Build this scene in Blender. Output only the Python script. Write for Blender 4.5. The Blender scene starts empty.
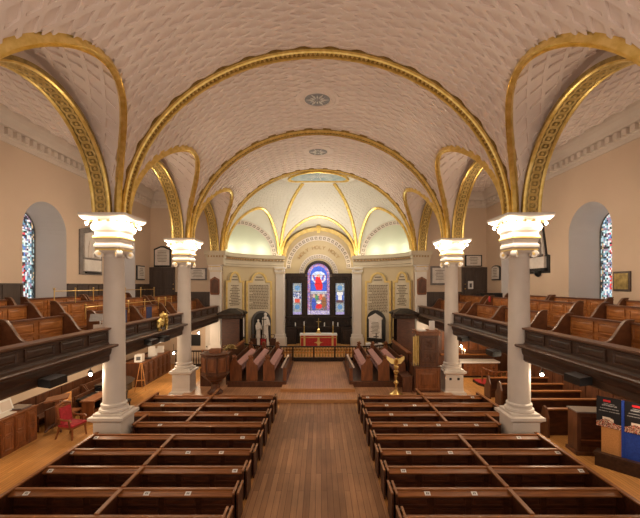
import bpy, bmesh, math, random
from math import sin, cos, pi, sqrt, radians, asin, acos, atan2
from mathutils import Vector, Matrix
random.seed(7)
SC = bpy.context.scene
COL = SC.collection
# ---------------------------------------------------------------- camera, world, exposure
EYE, F, VX, VY, CX = 5.8, 370.0, 320.3, 285.0, .12
cam = bpy.data.objects.new('camera', bpy.data.cameras.new('camera'))
COL.objects.link(cam)
cam.location = (CX, 0, EYE)
cam.rotation_euler = (pi/2, 0, 0)
cam.data.sensor_width = 36
cam.data.lens = F/640*36
cam.data.shift_y = (VY-259)/640
cam.data.clip_end = 200
SC.camera = cam
SC.view_settings.view_transform = 'Standard'
SC.view_settings.look = 'None'
SC.view_settings.gamma = 1
SC.view_settings.use_curve_mapping = False
SC.view_settings.exposure = 1.18
W = bpy.data.worlds.new('world'); SC.world = W
W.use_nodes = True
W.node_tree.nodes['Background'].inputs[0].default_value = (1.0, 0.80, 0.63, 1)
W.node_tree.nodes['Background'].inputs[1].default_value = 0.42
LAMP_W, UP_W, COVE_W, UNDER_W = 36, 150, 9, 42
def light(name, loc, power, color, r=.06):
    l = bpy.data.lights.new(name, 'POINT'); l.energy = power; l.color = color; l.shadow_soft_size = r
    o = bpy.data.objects.new(name, l); o.location = loc; COL.objects.link(o); return o
# ---------------------------------------------------------------- materials
def mat(name, col, rough=.6, metal=0, emit=None, es=0, spec=.5):
    m = bpy.data.materials.new(name); m.use_nodes = True
    b = m.node_tree.nodes['Principled BSDF']
    b.inputs['Base Color'].default_value = (*col, 1); b.inputs['Roughness'].default_value = rough
    b.inputs['Metallic'].default_value = metal; b.inputs['Specular IOR Level'].default_value = spec
    if emit: b.inputs['Emission Color'].default_value = (*emit, 1); b.inputs['Emission Strength'].default_value = es
    return m
def noisy(name, c1, c2, rough=.6, scale=(3, 3, 3), detail=4, bump=0, metal=0, spec=.5, gen=False, lo=.35, hi=.65):
    m = mat(name, c1, rough, metal, spec=spec); nt = m.node_tree; N = nt.nodes; L = nt.links
    b = N['Principled BSDF']; tc = N.new('ShaderNodeTexCoord'); mp = N.new('ShaderNodeMapping')
    mp.inputs['Scale'].default_value = scale
    n = N.new('ShaderNodeTexNoise'); n.inputs['Scale'].default_value = 1; n.inputs['Detail'].default_value = detail
    r = N.new('ShaderNodeValToRGB'); r.color_ramp.elements[0].color = (*c1, 1); r.color_ramp.elements[1].color = (*c2, 1)
    r.color_ramp.elements[0].position = lo; r.color_ramp.elements[1].position = hi
    L.new(tc.outputs['Object'], mp.inputs[0]); L.new(mp.outputs[0], n.inputs['Vector'])
    L.new(n.outputs[0], r.inputs[0]); L.new(r.outputs[0], b.inputs['Base Color'])
    if bump:
        bp = N.new('ShaderNodeBump'); bp.inputs['Strength'].default_value = bump; bp.inputs['Distance'].default_value = .02
        L.new(n.outputs[0], bp.inputs['Height']); L.new(bp.outputs[0], b.inputs['Normal'])
    return m
def boards(name, c1, c2, cgap, width=.14, length=2.2, rough=.4, spec=.4):
    """floor boards running along Y"""
    m = mat(name, c1, rough, spec=spec); nt = m.node_tree; N = nt.nodes; L = nt.links
    b = N['Principled BSDF']; tc = N.new('ShaderNodeTexCoord'); mp = N.new('ShaderNodeMapping')
    mp.inputs['Rotation'].default_value = (0, 0, pi/2)
    br = N.new('ShaderNodeTexBrick'); br.inputs['Color1'].default_value = (*c1, 1); br.inputs['Color2'].default_value = (*c2, 1)
    br.inputs['Mortar'].default_value = (*cgap, 1); br.inputs['Scale'].default_value = 1
    br.inputs['Brick Width'].default_value = length; br.inputs['Row Height'].default_value = width
    br.inputs['Mortar Size'].default_value = .006; br.offset = .37
    n = N.new('ShaderNodeTexNoise'); mp2 = N.new('ShaderNodeMapping'); mp2.inputs['Scale'].default_value = (9, .6, 1)
    n.inputs['Scale'].default_value = 1.6; n.inputs['Detail'].default_value = 6
    n2 = N.new('ShaderNodeTexNoise'); n2.inputs['Scale'].default_value = .55; n2.inputs['Detail'].default_value = 3
    r = N.new('ShaderNodeValToRGB'); r.color_ramp.elements[0].color = (.62, .6, .6, 1); r.color_ramp.elements[1].color = (1.2, 1.15, 1.1, 1)
    r2 = N.new('ShaderNodeValToRGB'); r2.color_ramp.elements[0].color = (.72, .70, .68, 1); r2.color_ramp.elements[1].color = (1.15, 1.12, 1.1, 1)
    r2.color_ramp.elements[0].position = .35; r2.color_ramp.elements[1].position = .65
    mx = N.new('ShaderNodeMixRGB'); mx.blend_type = 'MULTIPLY'; mx.inputs[0].default_value = 1
    mx2 = N.new('ShaderNodeMixRGB'); mx2.blend_type = 'MULTIPLY'; mx2.inputs[0].default_value = .8
    L.new(tc.outputs['Object'], mp.inputs[0]); L.new(mp.outputs[0], br.inputs['Vector'])
    L.new(tc.outputs['Object'], mp2.inputs[0]); L.new(mp2.outputs[0], n.inputs['Vector']); L.new(n.outputs[0], r.inputs[0])
    L.new(tc.outputs['Object'], n2.inputs['Vector']); L.new(n2.outputs[0], r2.inputs[0])
    L.new(br.outputs[0], mx.inputs[1]); L.new(r.outputs[0], mx.inputs[2])
    L.new(mx.outputs[0], mx2.inputs[1]); L.new(r2.outputs[0], mx2.inputs[2]); L.new(mx2.outputs[0], b.inputs['Base Color'])
    return m
def attr_mat(name, es=0, rough=.4):
    m = mat(name, (.5, .5, .5), rough); nt = m.node_tree; b = nt.nodes['Principled BSDF']
    a = nt.nodes.new('ShaderNodeVertexColor'); a.layer_name = 'Col'
    nt.links.new(a.outputs[0], b.inputs['Base Color'])
    if es:
        nt.links.new(a.outputs[0], b.inputs['Emission Color']); b.inputs['Emission Strength'].default_value = es
    return m
M = dict(
    vault=noisy('vault_plaster', (.83, .72, .665), (.87, .76, .70), .75, (.5, .5, .5)),
    dome=noisy('dome_plaster', (.68, .65, .58), (.73, .70, .63), .75, (.5, .5, .5)),
    wall=noisy('wall_plaster', (.62, .475, .355), (.66, .51, .385), .8, (.4, .4, .4)),
    apsewall=noisy('apse_plaster', (.52, .41, .25), (.56, .445, .28), .75, (.6, .6, .6)),
    lunette=noisy('lunette_plaster', (.56, .585, .46), (.60, .62, .50), .75, (.6, .6, .6)),
    reveal=noisy('window_reveal', (.60, .56, .53), (.64, .6, .57), .8, (.6, .6, .6)),
    white=noisy('white_paint', (.70, .645, .59), (.75, .69, .64), .55, (1.5, 1.5, 1.5)),
    cornice=noisy('cornice_paint', (.66, .57, .50), (.70, .61, .54), .7, (1, 1, 1)),
    gold=noisy('gilding', (.74, .52, .13), (.92, .70, .26), .32, (5, 5, 5), metal=.68),
    oldgold=noisy('old_gilding', (.25, .18, .06), (.46, .34, .12), .42, (6, 6, 6), metal=.6),
    palegold=noisy('gold_paint', (.60, .42, .13), (.74, .55, .22), .5, (4, 4, 4), metal=.2),
    ribgold=noisy('rib_gilding', (.26, .165, .045), (.40, .27, .08), .42, (5, 5, 5), metal=.7),
    brass=mat('brass', (.75, .53, .2), .3, .9),
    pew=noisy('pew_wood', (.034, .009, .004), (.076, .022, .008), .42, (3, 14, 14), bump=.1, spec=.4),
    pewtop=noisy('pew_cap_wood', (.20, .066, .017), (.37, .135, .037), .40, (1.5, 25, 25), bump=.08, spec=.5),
    dark=noisy('gallery_wood', (.036, .016, .009), (.068, .031, .017), .48, (14, 2, 14), bump=.1, spec=.45),
    rail=noisy('rail_wood', (.13, .062, .034), (.20, .10, .056), .40, (14, 2, 14)),
    ledgewood=noisy('ledge_wood', (.065, .03, .017), (.11, .053, .03), .42, (14, 2, 14)),
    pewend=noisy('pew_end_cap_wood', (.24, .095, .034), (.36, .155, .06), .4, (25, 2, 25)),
    pewpanel=noisy('pew_panel_wood', (.050, .013, .006), (.105, .030, .011), .38, (3, 14, 14)),
    entab=noisy('apse_trim_paint', (.56, .475, .345), (.60, .515, .38), .7, (1, 1, 1)),
    gpew=noisy('gallery_pew_wood', (.29, .10, .024), (.45, .17, .042), .4, (12, 2.5, 12), bump=.08),
    gpewdark=noisy('gallery_end_wood', (.105, .036, .014), (.17, .062, .024), .35, (5, 5, 5)),
    wood=noisy('mid_wood', (.075, .026, .011), (.13, .047, .020), .4, (8, 8, 2), bump=.08),
    wood2=noisy('warm_wood', (.165, .052, .017), (.27, .095, .031), .4, (8, 8, 2), bump=.08),
    ebony=noisy('ebony_wood', (.014, .008, .006), (.034, .019, .013), .45, (6, 6, 2), spec=.3),
    dado=noisy('dado_wood', (.060, .040, .032), (.085, .058, .046), .5, (8, 8, 1)),
    black=mat('black', (.012, .012, .013), .35), blackgloss=mat('black_gloss', (.012, .012, .014), .12),
    marble=noisy('white_marble', (.66, .60, .55), (.76, .71, .66), .4, (3, 3, 3)),
    grey=noisy('grey_stone', (.15, .13, .12), (.22, .19, .18), .5, (3, 3, 3)),
    slate=mat('slate', (.09, .085, .09), .5),
    ink=mat('ink', (.16, .12, .08), .7),
    inkgold=mat('ink_gold', (.36, .21, .08), .6),
    paper=mat('paper', (.82, .80, .77), .6),
    red=noisy('red_cloth', (.38, .018, .020), (.50, .035, .035), .75, (9, 9, 9)),
    crimson=noisy('crimson_velvet', (.30, .014, .022), (.42, .022, .035), .8, (9, 9, 9)),
    mauve=noisy('mauve_cushion', (.40, .20, .18), (.48, .25, .23), .8, (9, 9, 9)),
    blue=noisy('blue_cloth', (.012, .05, .36), (.02, .075, .46), .8, (20, 20, 20)),
    bluechair=mat('blue_fabric', (.05, .07, .20), .7),
    cork=noisy('cork', (.55, .25, .075), (.66, .32, .11), .8, (30, 30, 30)),
    linen=mat('linen', (.80, .79, .78), .7),
    steel=mat('steel', (.35, .35, .37), .3, .8),
    sky=noisy('painted_sky', (.30, .42, .46), (.50, .58, .58), .7, (2, 2, 2)),
    aislefloor=boards('aisle_boards', (.29, .147, .067), (.44, .24, .118), (.14, .06, .025), .16, 2.6, .5, .22),
    oak=boards('oak_boards', (.60, .30, .092), (.72, .39, .135), (.30, .14, .04), .11, 1.9, .36),
    chancel=boards('chancel_boards', (.50, .275, .15), (.60, .345, .20), (.26, .13, .07), .13, 1.9, .36),
    step=noisy('step_wood', (.48, .23, .08), (.60, .31, .12), .38, (2, 14, 14)),
    dirty=mat('soffit_paint', (.50, .45, .39), .8),
    bulb=mat('lamp_glow', (1, 1, 1), .5, emit=(1, .9, .74), es=40),
    flame=mat('flame_glow', (1, 1, 1), .5, emit=(1, .7, .35), es=25),
    glass=attr_mat('stained_glass', .42), apseglass=attr_mat('altar_stained_glass', .24), print=attr_mat('printed_poster', 0, .5),
)
# ---------------------------------------------------------------- mesh building
class MB:
    def __init__(s): s.v = []; s.f = []
    def add(s, vs, fs):
        o = len(s.v); s.v += [tuple(p) for p in vs]; s.f += [tuple(i+o for i in f) for f in fs]; return s
    def box(s, x0, x1, y0, y1, z0, z1, c=0):
        if c:
            return s.prism([(x0+c, y0), (x1-c, y0), (x1, y0+c), (x1, y1-c), (x1-c, y1), (x0+c, y1), (x0, y1-c), (x0, y0+c)], 'xy', z0, z1)
        return s.add([(x0, y0, z0), (x1, y0, z0), (x1, y1, z0), (x0, y1, z0), (x0, y0, z1), (x1, y0, z1), (x1, y1, z1), (x0, y1, z1)],
                     [(0, 3, 2, 1), (4, 5, 6, 7), (0, 1, 5, 4), (1, 2, 6, 5), (2, 3, 7, 6), (3, 0, 4, 7)])
    def quad(s, *p): return s.add(p, [tuple(range(len(p)))])
    def prism(s, pts, pl, a, b):
        g = {'xy': lambda p, t: (p[0], p[1], t), 'xz': lambda p, t: (p[0], t, p[1]), 'yz': lambda p, t: (t, p[0], p[1])}[pl]
        n = len(pts)
        return s.add([g(p, a) for p in pts]+[g(p, b) for p in pts],
                     [tuple(range(n))[::-1], tuple(range(n, 2*n))]+[(i, (i+1) % n, n+(i+1) % n, n+i) for i in range(n)])
    def loft(s, rings, closed=True, caps=True):
        n = len(rings[0]); vs = [p for r in rings for p in r]; fs = []
        for k in range(len(rings)-1):
            for i in range(n if closed else n-1):
                j = (i+1) % n; fs.append((k*n+i, k*n+j, (k+1)*n+j, (k+1)*n+i))
        if caps and closed: fs += [tuple(range(n))[::-1], tuple(range((len(rings)-1)*n, len(rings)*n))]
        return s.add(vs, fs)
    def lathe(s, prof, n=20, c=(0, 0), rot=0, sc=1):
        return s.loft([[(c[0]+r*sc*cos(rot+2*pi*i/n), c[1]+r*sc*sin(rot+2*pi*i/n), z) for i in range(n)] for r, z in prof])
    def square(s, prof, c=(0, 0)): return s.lathe(prof, 4, c, pi/4, sqrt(2))
    def tube(s, pts, r, n=8, closed=False):
        pts = [Vector(p) for p in pts]; rings = []
        for i, p in enumerate(pts):
            a = pts[max(i-1, 0)]; b = pts[min(i+1, len(pts)-1)]
            t = (b-a).normalized(); u = t.cross(Vector((0, 0, 1)))
            if u.length < 1e-3: u = t.cross(Vector((0, 1, 0)))
            u.normalize(); w = u.cross(t)
            rr = r[i] if isinstance(r, (list, tuple)) else r
            rings.append([tuple(p+u*rr*cos(2*pi*k/n)+w*rr*sin(2*pi*k/n)) for k in range(n)])
        return s.loft(rings)
    def ball(s, c, r, n=10, sz=1):
        m = max(4, n//2)
        return s.loft([[(c[0]+r*sin(pi*k/m)*cos(2*pi*i/n), c[1]+r*sin(pi*k/m)*sin(2*pi*i/n), c[2]-r*sz*cos(pi*k/m)) for i in range(n)]
                       for k in [.02]+list(range(1, m))+[m-.02]])
    def sweep(s, path, prof, frame):
        """path: points; frame(i)->(u,w) vectors; prof: (a,b) list"""
        rings = []
        for i, p in enumerate(path):
            u, w = frame(i); p = Vector(p)
            rings.append([tuple(p+u*a+w*b) for a, b in prof])
        return s.loft(rings)
    def xf(s, mtx):
        s.v = [tuple(mtx @ Vector(p)) for p in s.v]; return s
    def merge(s, o): return s.add(o.v, o.f)
def P(name, mb, m, parent=None, label=None, smooth=35, kind=None):
    me = bpy.data.meshes.new(name); me.from_pydata(mb.v, [], mb.f)
    bm = bmesh.new(); bm.from_mesh(me); bmesh.ops.recalc_face_normals(bm, faces=bm.faces); bm.to_mesh(me); bm.free()
    me.materials.append(M[m] if isinstance(m, str) else m)
    if smooth:
        me.shade_smooth(); me.set_sharp_from_angle(angle=radians(smooth))
    o = bpy.data.objects.new(name, me); COL.objects.link(o)
    if parent: o.parent = parent
    if label: o['label'] = label
    if kind: o['kind'] = kind
    return o
def S(name, mb, m, **k): return P(name, mb, m, kind='structure', **k)
def tag(o, label, cat, group=None):
    o['label'] = label; o['category'] = cat; o['kind'] = 'thing'
    if group: o['group'] = group
    return o
def T(name, label, cat, loc=(0, 0, 0), rz=0, group=None):
    o = bpy.data.objects.new(name, None); COL.objects.link(o); o.location = loc; o.rotation_euler = (0, 0, rz)
    o.empty_display_size = .2
    return tag(o, label, cat, group)
KIDS = {}
def dup(root, loc, rz, label, group=None, sx=1):
    def cp(o, par):
        c = o.copy(); COL.objects.link(c)
        if par: c.parent = par
        for ch in [q for q in allkids if q.parent == o]: cp(ch, c)
        return c
    allkids = list(root.children_recursive)
    r = cp(root, None); r.location = loc; r.rotation_euler = (0, 0, rz); r.scale = (sx, 1, 1); r['label'] = label
    if group: r['group'] = group
    return r
def px(x, y, d): return Vector(((x-VX)/F*d+CX, d, EYE-(y-VY)/F*d))
def grid_picture(name, x0, x1, z0, z1, nx, nz, inside, colf, m, parent, lead=None, matx=None):
    """flat picture in the local xz plane, each cell a face with its own colour"""
    vs = []; fs = []; cs = []
    dx = (x1-x0)/nx; dz = (z1-z0)/nz
    for i in range(nx):
        for k in range(nz):
            a, b = x0+i*dx, z0+k*dz
            if not inside(a+dx/2, b+dz/2): continue
            o = len(vs); vs += [(a, 0, b), (a+dx, 0, b), (a+dx, 0, b+dz), (a, 0, b+dz)]; fs.append((o, o+1, o+2, o+3)); cs.append(colf(a+dx/2, b+dz/2))
    me = bpy.data.meshes.new(name); me.from_pydata(vs, [], fs)
    ca = me.color_attributes.new('Col', 'FLOAT_COLOR', 'CORNER')
    for p, c in zip(me.polygons, cs):
        for li in p.loop_indices: ca.data[li].color = (*c, 1)
    me.materials.append(M[m]); o = bpy.data.objects.new(name, me); COL.objects.link(o)
    if parent: o.parent = parent
    return o
# ================================================================= SETTING
XC, XW = 7.22, 12.35
YC = [6.4, 13.2, 20.0, 26.8]
BAYS = [3.0, 9.8, 16.6, 23.4]
Y0, YE = 1.0, 27.2
ZS = 8.22
A, B = 6.95, 5.98
S('floor', MB().box(-13.4, 13.4, Y0, 33, -.2, 0), 'oak', smooth=0)
S('floor_nave_aisle', MB().box(-1.84, 1.84, Y0, 18.2, 0, .012), 'aislefloor', smooth=0)
S('floor_step_lower', MB().box(-1.95, 1.95, 18.2, 19.6, 0, .15).box(-7.0, -1.95, 17.9, 27, 0, .15).box(1.95, 7.0, 17.9, 27, 0, .15), 'chancel', smooth=0)
S('floor_step_upper', MB().box(-1.95, 1.95, 19.6, 27.0, 0, .30), 'chancel', smooth=0)
S('trim_1', MB().box(-1.97, 1.97, 18.17, 18.25, .012, .165), 'step', smooth=0)
S('trim_2', MB().box(-1.97, 1.97, 19.55, 19.64, .15, .315), 'step', smooth=0)
S('floor_sanctuary', MB().box(-7.2, 7.2, 26.9, 33, 0, .45), 'oak', smooth=0)
S('floor_altar_step', MB().box(-3.0, 3.0, 28.9, 32.2, .45, .60).box(-2.6, 2.6, 29.2, 32.2, .60, .76), 'oak', smooth=0)
# --- side walls with arched openings
WY = [9.8, 16.85, 23.6]
def arch_outline(yc, h, z0, zs, n=14):
    return [(yc-h, z0)]+[(yc-h*cos(pi*i/n), zs+h*sin(pi*i/n)) for i in range(n+1)]+[(yc+h, z0)]
def side_wall(sx, name):
    m = MB(); X = sx*XW; ys = [Y0]
    H, Z0, ZSP = 1.35, 4.95, 8.22
    def q(ya, yb, za, zb, zc=None, zd=None): m.quad((X, ya, za), (X, yb, zb if zc is not None else za), (X, yb, zd if zc is not None else zb), (X, ya, zc if zc is not None else zb))
    cur = Y0
    for yc in WY:
        m.quad((X, cur, 0), (X, yc-H, 0), (X, yc-H, 12.7), (X, cur, 12.7))
        m.quad((X, yc-H, 0), (X, yc+H, 0), (X, yc+H, Z0), (X, yc-H, Z0))
        n = 20
        for i in range(n):
            ya, yb = yc-H*cos(pi*i/n), yc-H*cos(pi*(i+1)/n)
            za, zb = ZSP+H*sin(pi*i/n), ZSP+H*sin(pi*(i+1)/n)
            m.quad((X, ya, za), (X, yb, zb), (X, yb, 12.7), (X, ya, 12.7))
        cur = yc+H
    m.quad((X, cur, 0), (X, YE+.1, 0), (X, YE+.1, 12.7), (X, cur, 12.7))
    return S(name, m, 'wall', smooth=0)
side_wall(-1, 'wall_left'); side_wall(1, 'wall_right')
def glasscol(x, z):
    r = random.random()
    e = abs(x)
    if r < .22: return (.015, .015, .02)
    if e > .70: return random.choice([(.05, .09, .11), (.35, .5, .55), (.08, .12, .12), (.5, .35, .2)])
    v = (z-5.1)/4
    if e < .34 and .1 < v < .42: return random.choice([(.75, .06, .05), (.5, .03, .05), (.85, .8, .75), (.3, .35, .5)])
    if e < .34 and .5 < v < .85: return random.choice([(.85, .82, .85), (.10, .22, .55), (.65, .08, .12), (.6, .75, .8), (.2, .35, .25)])
    return random.choice([(.25, .45, .5), (.6, .72, .78), (.12, .25, .4), (.3, .2, .3), (.75, .7, .72)])
wn = 1
for sx in (-1, 1):
    for yc in WY:
        if yc < 12: Hg = .75
        g = T('window_%d' % wn, 'arched stained glass window', 'window', (sx*13.6, yc, 0), -sx*pi/2)
        del g['category']; del g['label']; g['kind'] = 'structure'
        rev = MB()
        ou = arch_outline(yc, 1.35, 4.95, 8.22, 20); iu = arch_outline(yc, .95, 5.05, 8.30, 20)
        for i in range(len(ou)-1):
            rev.quad((sx*XW, *ou[i]), (sx*XW, *ou[i+1]), (sx*13.6, *iu[i+1]), (sx*13.6, *iu[i]))
        rev.quad((sx*XW, *ou[0]), (sx*13.6, *iu[0]), (sx*13.6, *iu[-1]), (sx*XW, *ou[-1]))
        S('trim_%d' % (wn+10), rev, 'reveal', smooth=30)
        ins = lambda x, z: abs(x) < .92 and (z < 8.30 or x*x+(z-8.30)**2 < .92**2)
        p = grid_picture('window_pane', -.93, .93, 5.05, 9.23, 20, 46, ins, glasscol, 'glass', g); p['kind'] = 'structure'
        fr = MB(); path = [(a-yc, 0, b) for a, b in arch_outline(yc, .93, 5.05, 8.30, 16)]
        fr.tube(path, .04, 6); fr.box(-.93, .93, -.03, .03, 5.03, 5.1)
        for z in (5.9, 6.75, 7.6, 8.4): fr.box(-.91, .91, -.02, .02, z-.012, z+.012)
        P('window_frame', fr, 'slate', g, kind='structure')
        wn += 1
# dado along the left gallery wall, wainscot under the galleries
for sx, s in ((-1, 'left'), (1, 'right')):
    m = MB(); X = sx*XW
    segs = [Y0]+[v for yc in WY for v in (yc-1.36, yc+1.36)]+[YE]
    for ya, yb in zip(segs[::2], segs[1::2]): m.box(min(X, X-sx*.05), max(X, X-sx*.05), ya, yb, 3.4, 5.83 if sx < 0 else 5.0)
    m.box(min(X, X-sx*.05), max(X, X-sx*.05), Y0, YE, 3.4, 4.94)
    if sx < 0:
        for y in [Y0+.9*i for i in range(29)]:
            if min(abs(y-yc) for yc in WY) > 1.42: m.box(X, X+.075, y-.05, y+.05, 3.4, 5.8)
        for ya, yb in zip(segs[::2], segs[1::2]): m.box(X, X+.1, ya, yb, 5.80, 5.87)
    S('baseboard_'+s, m, 'dado', smooth=0)
    m = MB(); m.box(min(X, X-sx*.06), max(X, X-sx*.06), Y0, YE, 0, .95 if sx < 0 else 1.3)
    for y in [Y0+.8*i for i in range(33)]: m.box(min(X, X-sx*.09), max(X, X-sx*.09), y-.05, y+.05, 0, .95 if sx < 0 else 1.3)
    S('baseboard_lower_'+s, m, 'wood', smooth=0)
    if sx > 0: S('trim_20', MB().box(12.2, 13.5, 15.45, 18.3, 5.0, 5.06), 'dado', smooth=0)
    S('wall_end_'+s, MB().quad((sx*7.0, YE, 0), (sx*13, YE, 0), (sx*13, YE, 12.7), (sx*7.0, YE, 12.7)), 'wall', smooth=0)
    m = MB()
    m.box(min(sx*7.65, sx*XW), max(sx*7.65, sx*XW), YE-.06, YE, 3.4, 5.3)
    S('baseboard_end_'+s, m, 'dado', smooth=0)
# --- cornice with dentils (side walls and end walls)
def cornice(sx):
    m = MB(); X = sx*XW
    prof = [(0, 11.45), (.06, 11.45), (.06, 11.62), (.14, 11.66), (.14, 11.95), (.30, 12.0), (.34, 12.15), (.5, 12.3), (.55, 12.45), (.55, 12.6), (0, 12.6)]
    m.prism([(X-sx*a, z) for a, z in prof], 'xz', Y0, YE)
    m.prism([(YE-a, z) for a, z in prof], 'yz', min(sx*7.4, sx*XW), max(sx*7.4, sx*XW))
    y = Y0
    while y < YE-.5:
        m.box(min(X-sx*.14, X-sx*.30), max(X-sx*.14, X-sx*.30), y, y+.22, 11.70, 11.93); y += .42
    x = 7.7
    while x < XW-.4:
        m.box(min(sx*x, sx*(x+.22)), max(sx*x, sx*(x+.22)), YE-.30, YE-.14, 11.70, 11.93); x += .42
    return S('trim_%d' % (5 if sx < 0 else 6), m, 'cornice', smooth=0)
cornice(-1); cornice(1)
# --- vaults
def zc(y):
    """height of the cross vault above the springing at y (0 outside)"""
    for c in BAYS:
        if abs(y-c) < 3.12: return 3.58*sqrt(max(0, 1-((y-c)/3.12)**2))
    return 0
def main_pt(th, y, h=0):     # th from 0 (left springing) to pi
    p = Vector((-A*cos(th), y, ZS+B*sin(th))); n = Vector((B*cos(th), 0, -A*sin(th))).normalized()
    return p+n*h
NT = 120
ARC = [0]
for i in range(NT): ARC.append(ARC[-1]+(main_pt(pi*(i+1)/NT, 0)-main_pt(pi*i/NT, 0)).length)
def th_of(s):   # arc length measured from the crown
    s += ARC[-1]/2
    if s <= 0: return 0.0
    if s >= ARC[-1]: return pi
    lo, hi = 0, NT
    while hi-lo > 1:
        mid = (lo+hi)//2
        if ARC[mid] <= s: lo = mid
        else: hi = mid
    return pi/NT*(lo+(s-ARC[lo])/(ARC[lo+1]-ARC[lo]))
def lattice(mb, f, valid, u0, u1, v0, v1, PU, PV, wid, dep):
    """raised trellis of crossing strips over the surface f(u,v,h)"""
    nodes = {}
    iu0, iu1 = math.floor(u0/PU*2)-1, math.ceil(u1/PU*2)+1
    iv0, iv1 = math.floor(v0/PV*2)-1, math.ceil(v1/PV*2)+1
    e = .5*wid
    for i in range(iu0, iu1+1):
        for k in range(iv0, iv1+1):
            if (i+k) & 1: continue
            u, v = i*PU/2, k*PV/2
            ok = valid(u, v)
            L_ = sqrt(PU*PU+PV*PV)/2
            # half diagonals of the little diamond where two strips cross
            du = e*L_/(PV/2)*1.0; dv = e*L_/(PU/2)*1.0
            if ok: mb.quad(f(u-du, v, dep), f(u, v-dv, dep), f(u+du, v, dep), f(u, v+dv, dep))
            for sg in (1, -1):
                u2, v2 = u+PU/2, v+sg*PV/2
                ok2 = valid(u2, v2)
                if not (ok or ok2): continue
                ta, tb = 0.0, 1.0
                if ok != ok2:
                    lo, hi = 0.0, 1.0
                    for _ in range(8):
                        t = (lo+hi)/2
                        if valid(u+t*PU/2, v+t*sg*PV/2) == ok: lo = t
                        else: hi = t
                    if ok: tb = lo
                    else: ta = hi
                # strip corners in (u,v)
                a1 = (u+du, v), (u, v+sg*dv); b1 = (u2, v2-sg*dv), (u2-du, v2)
                def lerp(p, q, t): return (p[0]+(q[0]-p[0])*t, p[1]+(q[1]-p[1])*t)
                c = [lerp(a1[0], b1[0], ta), lerp(a1[0], b1[0], tb), lerp(a1[1], b1[1], tb), lerp(a1[1], b1[1], ta)]
                top = [f(*p, dep) for p in c]; bot = [f(*p, 0) for p in c]
                mb.add(top+bot, [(0, 1, 2, 3), (0, 1, 5, 4), (3, 2, 6, 7)])
def build_vault():
    m = MB()
    ys = []
    y = Y0
    while y < 26.8: ys.append(y); y += .17
    ys.append(26.8)
    NTH = 56; rings = []
    for y in ys:
        t0 = asin(min(1, zc(y)/B)); rings.append([tuple(main_pt(t0+(pi-2*t0)*i/NTH, y)) for i in range(NTH+1)])
    m.loft(rings, closed=False)
    def valid(s, y):
        t = th_of(s); return Y0 < y < 26.72 and B*sin(t) > zc(y)+.10
    lattice(m, lambda s, y, h: tuple(main_pt(th_of(s), y, h)), valid, -9.5, 9.5, Y0, 26.8, 1.0, .42, .105, .062)
    S('ceiling_nave_vault', m, 'vault', smooth=30)
    for sx, nm in ((-1, 'left'), (1, 'right')):
        m = MB()
        def cp(u, x, c, h=0):   # u: arc angle param times radius
            a = u/3.2; return (sx*x, c+(3.12-h)*sin(a), ZS+(3.58-h)*cos(a))
        for c in BAYS:
            R = []
            for i in range(41):
                a = -pi/2+pi*i/40; z = 3.58*cos(a); xm = A*sqrt(max(0, 1-(z/B)**2))
                R.append([cp(a*3.2, xm+(7.45-xm)*k/4, c) for k in range(5)])
            m.loft(R, closed=False)
            def ok(u, x):
                a = u/3.2
                if abs(a) > 1.45: return False
                return A*sqrt(1-(3.58*cos(a)/B)**2)+.05 < x < 7.2
            lattice(m, lambda u, x, h: cp(u, x, c, h), ok, -5.1, 5.1, 5.5, 7.5, .95, .44, .105, .06)
            # infill between cross vault and the wall above the arcade
        S('ceiling_cross_vault_'+nm, m, 'vault', smooth=30)
        # spandrel wall above the arcade and the flat aisle ceiling
        m = MB()
        for xx in (7.45, 7.6):
            n = 160
            for i in range(n):
                ya, yb = Y0+(26.8-Y0)*i/n, Y0+(26.8-Y0)*(i+1)/n
                m.quad((sx*xx, ya, ZS+zc(ya)*.87), (sx*xx, yb, ZS+zc(yb)*.87), (sx*xx, yb, 12.7), (sx*xx, ya, 12.7))
        S('wall_spandrel_'+nm, m, 'vault', smooth=0)
        m = MB(); m.quad((sx*7.45, Y0, 12.6), (sx*12.5, Y0, 12.6), (sx*12.5, YE+.1, 12.6), (sx*7.45, YE+.1, 12.6))
        lattice(m, lambda u, v, h: (sx*u, v, 12.6-h), lambda u, v: 7.65 < u < 11.78 and Y0 < v < 26.6, 7.5, 12, Y0, 26.8, .42, 1.1, .11, .07)
        S('ceiling_aisle_'+nm, m, 'vault', smooth=0)
build_vault()
# unseen outer box added to keep daylight off the vault
S('light_block_box', MB().box(-14.2, 14.2, Y0, 33.5, 14.6, 14.8).box(-14.3, -14.2, Y0, 33.5, -.2, 14.8).box(14.2, 14.3, Y0, 33.5, -.2, 14.8).box(-14.2, 14.2, 33.4, 33.5, -.2, 14.8), 'grey', smooth=0)
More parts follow.
